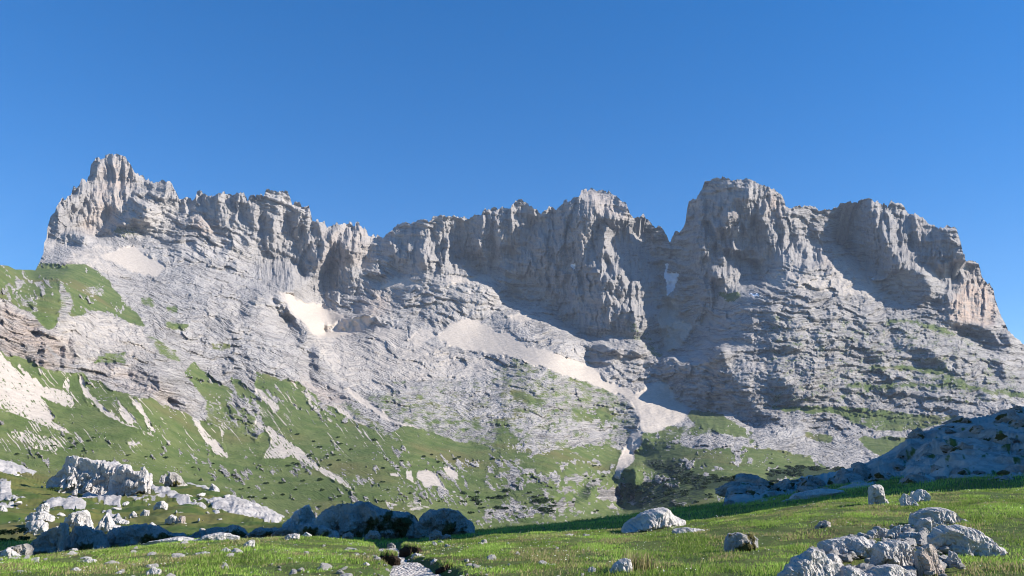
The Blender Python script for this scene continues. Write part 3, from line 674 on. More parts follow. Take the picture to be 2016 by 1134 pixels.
low = sst(600, 660, PY)*sst(760, 660, PX)*(Z_[..., 1] > .03)*((Z_[..., 0] > .02) | (PX < 420))*sst(.40, .56, smp(SB, PX, PY))
scr = np.clip(scr+low*(stk*.95-.12), 0, 1)
scr = np.where((Z_[..., 0] > .02) | (low > .5), sst(.3, .6, scr), scr)
gmask = np.where((low > .5) & (PY > 680), np.clip(1-scr, 0, 1), gmask)
gmask = np.where(Z_[..., 0] > .02, gmask, gmask)
q, t = qt(PX, PY)
V = np.stack([q*Df, Df, CZ+t*Df], -1)
top = V[:1]
b1 = top+np.array([0, 25, -14.]); b2 = top+np.array([0, 160, -160.]); b3 = top+np.array([0, 700, -700.])
b3[..., 2] = np.minimum(b3[..., 2], -60)
bot = V[-1:]; f1 = bot*np.array([1, 1, 1.])+np.array([0, -20, -10.]); f2 = np.stack([bot[..., 0]*.2, bot[..., 1]*.2, np.full_like(bot[..., 0], -70)], -1)
VA = np.concatenate([b3, b2, b1, V, f1, f2], 0)
ext = lambda a: np.concatenate([a[:1]]*3+[a]+[a[-1:]]*2, 0)
scr = np.maximum(scr, SKM*.9)
zc = np.stack([gmask, scr, Z_[..., 2]], -1); zc2 = np.stack([sst(.4, .6, Z_[..., 3]), np.clip(Z_[..., 4], 0, 1), 0*gmask], -1)
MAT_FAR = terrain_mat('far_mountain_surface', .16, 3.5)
keep = np.ones((VA.shape[0]-1, NC-1), bool)
dead = PY[1:] <= cy[None]+1e-6                 # rows folded onto the skyline
keep[3:3+NRM-1] = ~(dead[:, :-1] & dead[:, 1:])
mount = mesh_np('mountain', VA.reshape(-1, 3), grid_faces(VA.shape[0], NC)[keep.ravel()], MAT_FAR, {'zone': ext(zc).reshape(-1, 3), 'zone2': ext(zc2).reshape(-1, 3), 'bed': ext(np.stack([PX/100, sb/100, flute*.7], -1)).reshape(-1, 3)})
tag(mount, kind='structure')
def far_at(px, py):
    i = (px-mx[0])/STEP; c = float(np.interp(px, mx, cy)); r = (max(py, c)-296)/(1104-296)*(NRM-1)
    d = float(bil(Df, np.array([i]), np.array([max(r, 0)]))[0]); return d

# ================================================================== NEAR GROUND (height field in q = X/Y and Y)
GT = np.array([float(v) for v in '''
-500 1134 10.5 1120 19.6 1100 1085
-200 1134 10.5 1108 19.6 1096 1075
0 1134 10.4 1096 19.6 1092 1066
200 1134 10.2 1081 19.6 1084 1058
400 1134 10.0 1061 19.6 1070 1052
600 1134 9.9 1054 19.8 1062 1050
720 1134 9.8 1066 19.8 1070 1056
765 1134 9.8 1077 19.6 1072 1058
800 1134 9.8 1066 19.8 1070 1057
900 1134 9.7 1060 19.8 1062 1046
1000 1134 9.6 1051 20.0 1055 1037
1100 1134 9.5 1048 20.0 1048 1030
1230 1134 9.4 1042 20.0 1037 1014
1300 1134 9.3 1036 20.0 1028 1003
1400 1134 9.2 1022 20.2 1014 991
1500 1134 9.1 1006 20.4 1000 980
1600 1134 9.0 989 20.5 984 960
1800 1134 8.8 972 20.6 966 935
2016 1134 8.5 956 20.6 950 905
2400 1134 8.0 925 20.6 900 850
'''.split()]).reshape(-1, 7)
gq = qt(GT[:, 0], GT[:, 3])[0]
_, tb = qt(GT[:, 0], GT[:, 1]); _, tc = qt(GT[:, 0], GT[:, 3]); _, t28 = qt(GT[:, 0], GT[:, 5]); _, t38 = qt(GT[:, 0], GT[:, 6])
KY = [0*gq+1, GT[:, 2], GT[:, 4], GT[:, 4]+3, 0*gq+28, 0*gq+38, 0*gq+46, 0*gq+60, 0*gq+140]
Zb, Zc_ = tb*GT[:, 2]+CZ, tc*GT[:, 4]+CZ
Z28, Z38 = t28*28+CZ, t38*38+CZ
KZ = [0*gq+.0, Zb, Zc_, np.minimum(Zc_-.45, Z28+.1), Z28, Z38, Z38-3, Z38-10, 0*gq-48]
gys = np.exp(np.linspace(math.log(1.0), math.log(140), 600)); gqs = np.linspace(-1.0, 1.45, 260)
GZ = np.zeros((len(gys), len(gqs)))
for j, qq in enumerate(gqs):
    ky = [float(np.interp(qq, gq, k)) for k in KY]; kz = [float(np.interp(qq, gq, k)) for k in KZ]
    GZ[:, j] = np.interp(gys, ky, kz)
GZ = gblur(GZ, 3.2)
def gbase(q_, Y_):
    fx = (q_-gqs[0])/(gqs[1]-gqs[0]); fy = np.log(np.maximum(Y_, 1.0))/math.log(140)*599
    return bil(GZ, fx, fy)
# the footpath: centre line in photo pixels, half widths in metres
PATH = [(850, 1160, 9.0, .50), (834, 1134, 9.8, .47), (815, 1116, 11.2, .36), (800, 1103, 12.6, .27), (786, 1094, 14.2, .22), (772, 1086, 16.5, .24), (764, 1079, 19.3, .26), (762, 1074, 24, .3)]
pth = np.array([(qt(a, b)[0]*c, c, w_) for a, b, c, w_ in PATH], float)
def path_d(X, Y):
    cx = np.interp(Y, pth[:, 1], pth[:, 0]); hw = np.interp(Y, pth[:, 1], pth[:, 2])
    return np.abs(X-cx)/hw
def ground_z(X, Y):
    X = np.asarray(X, float); Y = np.asarray(Y, float); q_ = X/Y
    z = gbase(q_, Y)+.07*fbm(X/1.7, Y/1.7, 3, 301)+.03*fbm(X/.4, Y/.4, 3, 305)+.12*fbm(X/5, Y/5, 2, 309)*sst(8, 14, Y)*0.6
    z = z-.10*sst(1.5, .8, path_d(X, Y))*(Y < 26)
    return z
def ground_hit(px, py, ymax=40):
    q_, t_ = qt(px, py); Y = np.linspace(8, ymax, 1500)
    d = CZ+t_*Y-ground_z(q_*Y, Y); k = np.where(d < 0)[0]
    return float(Y[k[0]]) if len(k) else float(Y[np.argmin(np.abs(d[(Y > 15)]))+int((Y <= 15).sum())])
gr_q = np.linspace(-.98, 1.42, 760); gr_y = np.concatenate([np.exp(np.linspace(math.log(1.2), math.log(8), 30))[:-1], np.linspace(8, 22, 330), np.linspace(22.1, 50, 170), np.linspace(51, 139, 40)])
Qg, Yg = np.meshgrid(gr_q, gr_y); Xg = Qg*Yg
Zg = ground_z(Xg, Yg)
soil = np.clip(.5+1.3*fbm(Xg/1.1, Yg/1.1, 4, 315), 0, 1)
m = NT('meadow_soil_and_turf')
n1 = m.noise(1.3, 5); n2 = m.noise(16., 5, rough=.7)
c = m.mix(m.ramp(n1, .35, .65), (.075, .12, .026), (.115, .15, .038))
c = m.mix(m.ramp(n2, .50, .66), c, (.075, .052, .028))
c = m.mix(m.ramp(m.noise(.55, 4), .56, .72), c, (.10, .085, .035))
m.col(c); m.bump(n2, .05)
MAT_GROUND = m.m
g = mesh_np('ground', np.stack([Xg, Yg, Zg], -1), grid_faces(*Xg.shape), MAT_GROUND); tag(g, kind='structure')

m = NT('pale_gravel')
n2 = m.n('TexVoronoi'); n2.inputs['Scale'].default_value = 22; m.l(m.geo(), n2.inputs['Vector'])
c = m.mix(m.ramp(m.noise(60, 3), .3, .7), (.44, .40, .36), (.62, .575, .52)); c = m.mix(m.ramp(n2.outputs['Distance'], .35, .7), c, (.34, .30, .27))
m.col(c); m.bump(n2.outputs['Distance'], -.03)
py_ = np.linspace(9.0, 23.5, 260); su = np.linspace(-1.0, 1.0, 30)
PYg, SU = np.meshgrid(py_, su, indexing='ij')
hw = np.interp(PYg, pth[:, 1], pth[:, 2])*(1+.25*fbm(PYg*1.4, SU*0+np.sign(SU)*3, 3, 321)); PXg = np.interp(PYg, pth[:, 1], pth[:, 0])+SU*hw
o = mesh_np('path', np.stack([PXg, PYg, ground_z(PXg, PYg)+.012-.03*np.abs(SU)**6], -1), grid_faces(*PYg.shape), m.m); tag(o, kind='structure')

# ------------------------------------------------------------------ hillside to the right (rises beyond the frame and shades the hollow)
SE, CE = sin(SUN_AZ), cos(SUN_AZ)
NEARB, FARB = 22.2, 34.0
ha = np.linspace(30, 300, 150); hb = np.concatenate([np.linspace(18, 26, 30), np.linspace(26.5, 150, 110)])
HA, HB = np.meshgrid(ha, hb)
a0 = np.maximum(46, .76*HB+4)
HZ = 88*sst(0, 1, (HA-a0)/85)+10*sst(-14, 0, HA-a0)-14
prof = sst(NEARB, NEARB+1.6, HB)*(1-.06*sst(FARB, FARB+8, HB))*(1-sst(92, 135, HB))
HZ = -6+(HZ+6)*prof-54*(1-sst(NEARB-1, NEARB+1, HB)*(1-sst(92, 135, HB)))+fbm(HA/9, HB/9, 4, 331)*2.2*prof
HX, HY = HA*SE-HB*CE, HB*SE+HA*CE
HX, HY = HB*0+HA*SE-HB*CE, HA*CE+HB*SE
MAT_NEARROCK = terrain_mat('shaded_rocky_hillside', 1.6, .25, bed_k=0.0, rock=(.42, .38, .34), rock2=(.24, .215, .19))
za = lambda a: {'zone': np.stack([a, 0*a, 0*a], -1), 'zone2': np.zeros(a.shape+(3,)), 'bed': np.zeros(a.shape+(3,))}
fl3 = lambda d: {k: v_.reshape(-1, 3) for k, v_ in d.items()}
o = mesh_np('hill', np.stack([HX, HY, HZ], -1), grid_faces(*HA.shape)[:, ::-1], MAT_NEARROCK, fl3(za(.35+0*HA))); tag(o, kind='structure')

HS = pts('P', '1340,1075 1405,1060 1422,1000 1428,975 1432,960 1445,950 1460,947 1490,952 1512,957 1545,955 1580,938 1640,930 1690,917 1735,897 1770,875 1800,857 1850,838 1900,825 1960,815 2016,798 2100,775 2250,715 2330,700')
HC = np.array([float(v) for v in '1340 1030 36 1430 960 40 1512 955 42 1690 917 45 1850 838 50 2016 798 56 2330 700 68 1340 1060 30 1500 1000 32 1700 985 31 2016 960 28 2330 950 28 1600 960 37 1800 920 38 2016 880 41 2330 850 48 1500 1060 22 1800 1060 22 2100 1060 22'.split()]).reshape(-1, 3)
sx = np.arange(1340, 2330, 1.6); sy = np.arange(694, 1050, 1.6)
DS = rbf(HC, np.arange(1330, 2345, 2.), np.arange(690, 1062, 2.))
SXg, SYg = np.meshgrid(sx, sy)
sc_ = np.interp(sx, HS[:, 0], HS[:, 1])+2.2*facet(sx/9., sx*0+.3, 341)*2-np.abs(pn(sx/5., sx*0, 343))*2
SYc = np.maximum(SYg, sc_[None])
def hs_d(px, py): return bil(DS, (px-1330)/2., (py-690)/2.)
d_ = hs_d(SXg, SYc)
def hs_rel(px, py, d_):
    X_ = px*d_/F; Yv = py*d_/F*1.6
    r = facet(X_/3.1+.3*pn(X_, Yv, 3), Yv/2.6, 351)*1.5+facet(X_/1.3, Yv/1.1, 353)*.65+facet(X_/.55, Yv/.5, 355)*.28+fbm(X_/6, Yv/6, 3, 357)*1.4
    return r
rel = hs_rel(SXg, SYc, d_); dd = d_+rel*.35
q_, t_ = qt(SXg, SYc)
hz_ = -rel*.42*sst(0, 14, SYc-sc_[None]); VS = np.stack([q_*dd, dd, CZ+t_*dd+hz_], -1)
back = VS[:1]+np.array([2.0, 6., -6.]); back2 = VS[:1]+np.array([4.0, 16., -30.])
VS2 = np.concatenate([back2, back, VS], 0)
dead = SYg[1:] <= sc_[None]; keep = np.ones((VS2.shape[0]-1, len(sx)-1), bool); keep[2:] = ~(dead[:, :-1] & dead[:, 1:])
turf = np.clip(.15+.9*fbm(SXg/30, SYc/14, 4, 361)+.35*sst(960, 1000, SYc+(SXg-1700)*.03), 0, 1); turf = np.concatenate([turf[:1]]*2+[turf])
o = mesh_np('hillside', VS2, grid_faces(VS2.shape[0], len(sx))[keep.ravel()], MAT_NEARROCK, fl3(za(turf))); tag(o, kind='structure')

# ------------------------------------------------------------------ grassy hillock on the left
KS = pts('P', '-260,915 -100,908 0,903 40,915 90,935 130,955 200,960 300,948 360,950 400,955 430,962 450,970 500,990 530,1000 560,1016 600,1034 640,1046 690,1056')
KC = np.array([float(v) for v in '-260 915 120 0 903 112 0 960 78 0 1000 62 0 1050 47 0 1100 38 -260 1100 38 -260 1000 62 150 960 95 150 1000 66 150 1060 44 300 948 105 300 990 74 300 1040 50 300 1090 38 430 962 98 450 1000 72 450 1050 46 560 1016 76 560 1050 50 640 1046 62 690 1056 52 690 1090 38'.split()]).reshape(-1, 3)
kx_ = np.arange(-255, 690, 1.5); kyr = np.arange(898, 1104, 1.3)
DK = rbf(KC, np.arange(-262, 700, 2.), np.arange(895, 1112, 2.))
KXg, KYg = np.meshgrid(kx_, kyr)
kc_ = np.interp(kx_, KS[:, 0], KS[:, 1])+fbm(kx_/16., kx_*0, 4, 371)*4
KYc = np.maximum(KYg, kc_[None])
def kn_d(px, py): return bil(DK, (np.asarray(px, float)+262)/2., (np.asarray(py, float)-895)/2.)
kroc = np.zeros(KXg.shape)
GX0, GY0, rx0, ry0, X00, Y00, ST0 = GX, GY, rx, ry, X0, Y0, ST
KP = '''B1 0,210 70,205 100,240 200,235 270,270 290,320 240,330 150,300 100,340 0,320
B1 -900,200 0,210 0,320 -900,350
B1 0,380 80,390 80,500 220,520 180,540 0,520
B1 0,545 100,550 190,575 100,580 0,570
B1 1140,430 1200,420 1400,490 1560,560 1650,590 1560,600 1400,540 1250,500
B1 1440,395 1500,385 1600,410 1700,480 1740,500 1680,480 1560,440
B1 1540,510 1700,530 1800,490 1900,510 2030,550 2120,590 2240,670 2190,750 2060,720 2012,700 1900,690 1750,620 1650,560
B1 640,440 720,480 850,490 960,540 940,600 860,570 700,540 640,500
B1 480,560 560,540 680,570 660,630 500,620
B1 960,530 1180,525 1300,500 1290,520 1100,545
B1 340,560 450,560 600,580 540,600 360,600
B1 800,600 1000,690 980,700 820,640'''
GX, GY, rx, ry, X0, Y0, ST = np.meshgrid(np.arange(-262, 700, 2.), np.arange(895, 1112, 2.))+[np.arange(-262, 700, 2.), np.arange(895, 1112, 2.), -262, 895, 2.] if False else (*np.meshgrid(np.arange(-262, 700, 2.), np.arange(895, 1112, 2.)), np.arange(-262, 700, 2.), np.arange(895, 1112, 2.), -262, 895, 2.)
kr = np.zeros(GX.shape)
for ln in KP.splitlines():
    c_, p_ = ln.split(' ', 1); kr[fill(pts(c_, p_))] = 1
kr = gblur(kr, .8)
GX, GY, rx, ry, X0, Y0, ST = GX0, GY0, rx0, ry0, X00, Y00, ST0
kroc = bil(kr, (KXg+fbm(KXg/12, KYc/8, 3, 381)*7+262)/2., (KYc+fbm(KXg/12, KYc/8, 3, 385)*4-895)/2.)
kroc = np.clip(kroc*1.0+(pn(KXg/9, KYc/3.2, 387)+.6*fbm(KXg/40, KYc/14, 3, 389) > .62)*.9, 0, 1)
kd = kn_d(KXg, KYc)
kk = kd/F
KWX = qt(KXg, KYc)[0]*kd; kz_ = (fbm(KWX/7, kd/7, 4, 397)*.7+fbm(KWX/1.6, kd/1.8, 3, 399)*.16-kroc*facet(KWX/2.2, kd/3.6, 398)*.5-kroc*facet(KWX/.9, kd/1.5, 400)*.3+kroc*.15)*sst(0, 14, KYc-kc_[None])
krel = 0*kd
KD = kd+krel
q_, t_ = qt(KXg, KYc); VK = np.stack([q_*KD, KD, CZ+t_*KD+kz_], -1)
VK2 = np.concatenate([VK[:1]+np.array([0, 40., -45.]), VK[:1]+np.array([0, 10., -5.]), VK], 0)
dead = KYg[1:] <= kc_[None]; keep = np.ones((VK2.shape[0]-1, len(kx_)-1), bool); keep[2:] = ~(dead[:, :-1] & dead[:, 1:])
MAT_KNOLL = terrain_mat('hillock_turf_and_rock', 1.1, .22, bed_k=0.0, rock=(.43, .40, .375), rock2=(.28, .26, .25), g1=(.060, .095, .022), g2=(.125, .125, .035))
kz = np.concatenate([(1-kroc)[:1]]*2+[1-kroc])
o = mesh_np('hillock', VK2, grid_faces(VK2.shape[0], len(kx_))[keep.ravel()], MAT_KNOLL, fl3(za(kz))); tag(o, kind='structure')

# ================================================================== ROCKS
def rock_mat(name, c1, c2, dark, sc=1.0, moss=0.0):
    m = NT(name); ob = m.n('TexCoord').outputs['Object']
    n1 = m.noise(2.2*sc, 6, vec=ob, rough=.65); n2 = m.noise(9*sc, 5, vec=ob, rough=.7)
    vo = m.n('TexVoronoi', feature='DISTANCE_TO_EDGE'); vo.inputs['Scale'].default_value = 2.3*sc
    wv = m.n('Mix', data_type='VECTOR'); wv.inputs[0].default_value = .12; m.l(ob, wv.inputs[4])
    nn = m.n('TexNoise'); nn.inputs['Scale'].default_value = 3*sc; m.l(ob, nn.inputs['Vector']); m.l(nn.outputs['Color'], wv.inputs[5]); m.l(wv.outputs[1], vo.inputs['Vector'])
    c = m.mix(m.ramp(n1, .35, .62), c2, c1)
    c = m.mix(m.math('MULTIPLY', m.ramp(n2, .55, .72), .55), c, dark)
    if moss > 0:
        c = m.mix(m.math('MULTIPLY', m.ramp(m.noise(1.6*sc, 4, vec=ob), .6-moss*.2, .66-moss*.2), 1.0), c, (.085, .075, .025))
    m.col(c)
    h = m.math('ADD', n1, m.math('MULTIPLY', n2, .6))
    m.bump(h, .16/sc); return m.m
LIME = rock_mat('pale_limestone', (.60, .56, .52), (.45, .42, .395), (.15, .14, .135))
LIME_S = rock_mat('pale_limestone_small', (.60, .56, .52), (.45, .42, .39), (.16, .145, .135), 3.5)
LIME_B = rock_mat('pale_limestone_outcrop', (.58, .54, .51), (.42, .39, .37), (.13, .125, .12), .45)
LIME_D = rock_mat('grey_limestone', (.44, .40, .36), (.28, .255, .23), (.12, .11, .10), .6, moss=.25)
LIME_W = rock_mat('rusty_limestone', (.50, .43, .38), (.40, .32, .265), (.18, .13, .10), 1.2)
LIME_M = rock_mat('mossy_limestone', (.46, .43, .41), (.33, .31, .29), (.12, .10, .07), 1.6, moss=.62)
SOIL = rock_mat('dark_peaty_soil', (.035, .024, .015), (.022, .015, .010), (.012, .008, .006), 4.)

def loft_rock(name, label, cat, crop, top, base, Y, depth, mat, seed, group=None, amp=1.0, nx=None, bury=.25, boxy=.75, cell=None, tilt=0.0):
    """a rock whose upper outline runs through the given points at distance Y and whose foot stands at row `base`"""
    tp = pts(crop, top); ox, oy, k = CR[crop]; b = [float(v) for v in str(base).split(',')]
    bl_ = oy+b[0]/k; br_ = oy+b[-1]/k
    x0, x1 = tp[0, 0], tp[-1, 0]; wpx = x1-x0
    if Y is None: Y = ground_hit((x0+x1)/2, (bl_+br_)/2)
    s = Y/F; W = wpx*s
    nx = nx or int(np.clip(wpx*.9, 26, 190)); nt_ = 56 if wpx > 60 else 34
    u = (1-np.cos(np.linspace(0, pi, nx)))/2; u = .5*u+.5*np.linspace(0, 1, nx)
    xs = x0+u*wpx; ty = np.interp(xs, tp[:, 0], tp[:, 1]); by = bl_+(br_-bl_)*u
    _, tt = qt(xs, ty); _, tbt = qt(xs, by); qx, _ = qt(xs, by)
    zt = CZ+tt*Y; zb = CZ+tbt*Y; H = max((zt-zb).max(), .02); zb = zb-bury*H-.03
    zc = (zt+zb)/2; hz = np.maximum((zt-zb)/2, .01)
    end = np.clip(np.minimum(u, 1-u)/.10, 0, 1)**.5
    th = np.linspace(0, 2*pi, nt_, endpoint=False)
    ct, st_ = np.cos(th), np.sin(th)
    cs = np.sign(ct)*np.abs(ct)**boxy; sn = np.sign(st_)*np.abs(st_)**boxy
    T = depth*W/2*end*(.8+.3*pn(u*4+seed, u*0, seed))
    rr_ = np.random.RandomState(seed); Pn = np.stack([np.repeat(((u-.5)*2)[:, None], nt_, 1), -sn[None]*end[:, None], cs[None]*end[:, None]], -1); dl = np.zeros_like(Pn)
    for _ in range(16):
        n_ = rr_.normal(size=3); n_[1] -= .5; n_ /= np.linalg.norm(n_); off = (.62+.3*rr_.rand()) if n_[2] < .45 and abs(n_[0]) < .75 else .93+.2*rr_.rand()
        d_ = np.maximum((Pn+dl)@n_-off, 0); dl = dl-n_*d_[..., None]*.95
    Xp = np.repeat((qx*Y)[:, None], nt_, 1)+dl[..., 0]*W/2*.8; Zp = zc[:, None]+hz[:, None]*(cs[None]+dl[..., 2]*.7); Yp = Y+depth*W*.35-T[:, None]*sn[None]+dl[..., 1]*depth*W/2
    Xp = Xp+tilt*(Zp-zc[:, None])
    S = cell or max(H, W*.25)
    a1, a2 = (Xp+Yp*.6)/S, (Zp-Yp*.45)/S
    fa = -facet(a1*1.3+seed, a2*1.5, seed)*.16+facet(a1*3.1, a2*3.6+seed, seed+1)*.05-facet(a1*7, a2*8, seed+2)*.05-facet(a1*15, a2*16, seed+5)*.045
    fa = fa+cells(a1*2.3, a2*3.1, seed+7)*.12+cells(a1*5.3, a2*7.1, seed+8)*.07
    dsp = -(fa+.10*fbm(a1*3, a2*3, 4, seed+3, .6))*S*amp*.85
    nrm = np.stack([np.repeat(((u-.5)*1.1)[:, None]**3*4, nt_, 1), -np.repeat(sn[None], nx, 0), np.repeat(cs[None], nx, 0)], -1)
    topk = np.clip(1-np.abs(cs)[None]*.55*(cs[None] > 0), .45, 1)
    P = np.stack([Xp, Yp, Zp], -1)+nrm*(dsp*topk*end[:, None])[..., None]
    org = np.array([P[..., 0].mean(), P[..., 1].mean(), float(zb.mean()+bury*H)])
    i = np.arange(nx*nt_).reshape(nx, nt_); j = np.roll(i, -1, 1)
    fq = np.stack([i[:-1], j[:-1], j[1:], i[1:]], -1).reshape(-1, 4)
    o = mesh_np(name, P.reshape(-1, 3)-org, fq, mat, smooth=False if wpx < 40 else True)
    bm_caps(o, nx, nt_); o.location = org
    return tag(o, label, cat, group)
def bm_caps(o, nx, nt_):
    import bmesh
    bm = bmesh.new(); bm.from_mesh(o.data); bm.verts.ensure_lookup_table()
    for k in (0, (nx-1)*nt_):
        try: bm.faces.new([bm.verts[k+i] for i in range(nt_)])
        except ValueError: pass
    bmesh.ops.recalc_face_normals(bm, faces=bm.faces)
    for e in bm.edges:
        if len(e.link_faces) == 2 and e.calc_face_angle(0) > .6: e.smooth = False
    bm.to_mesh(o.data); bm.free()

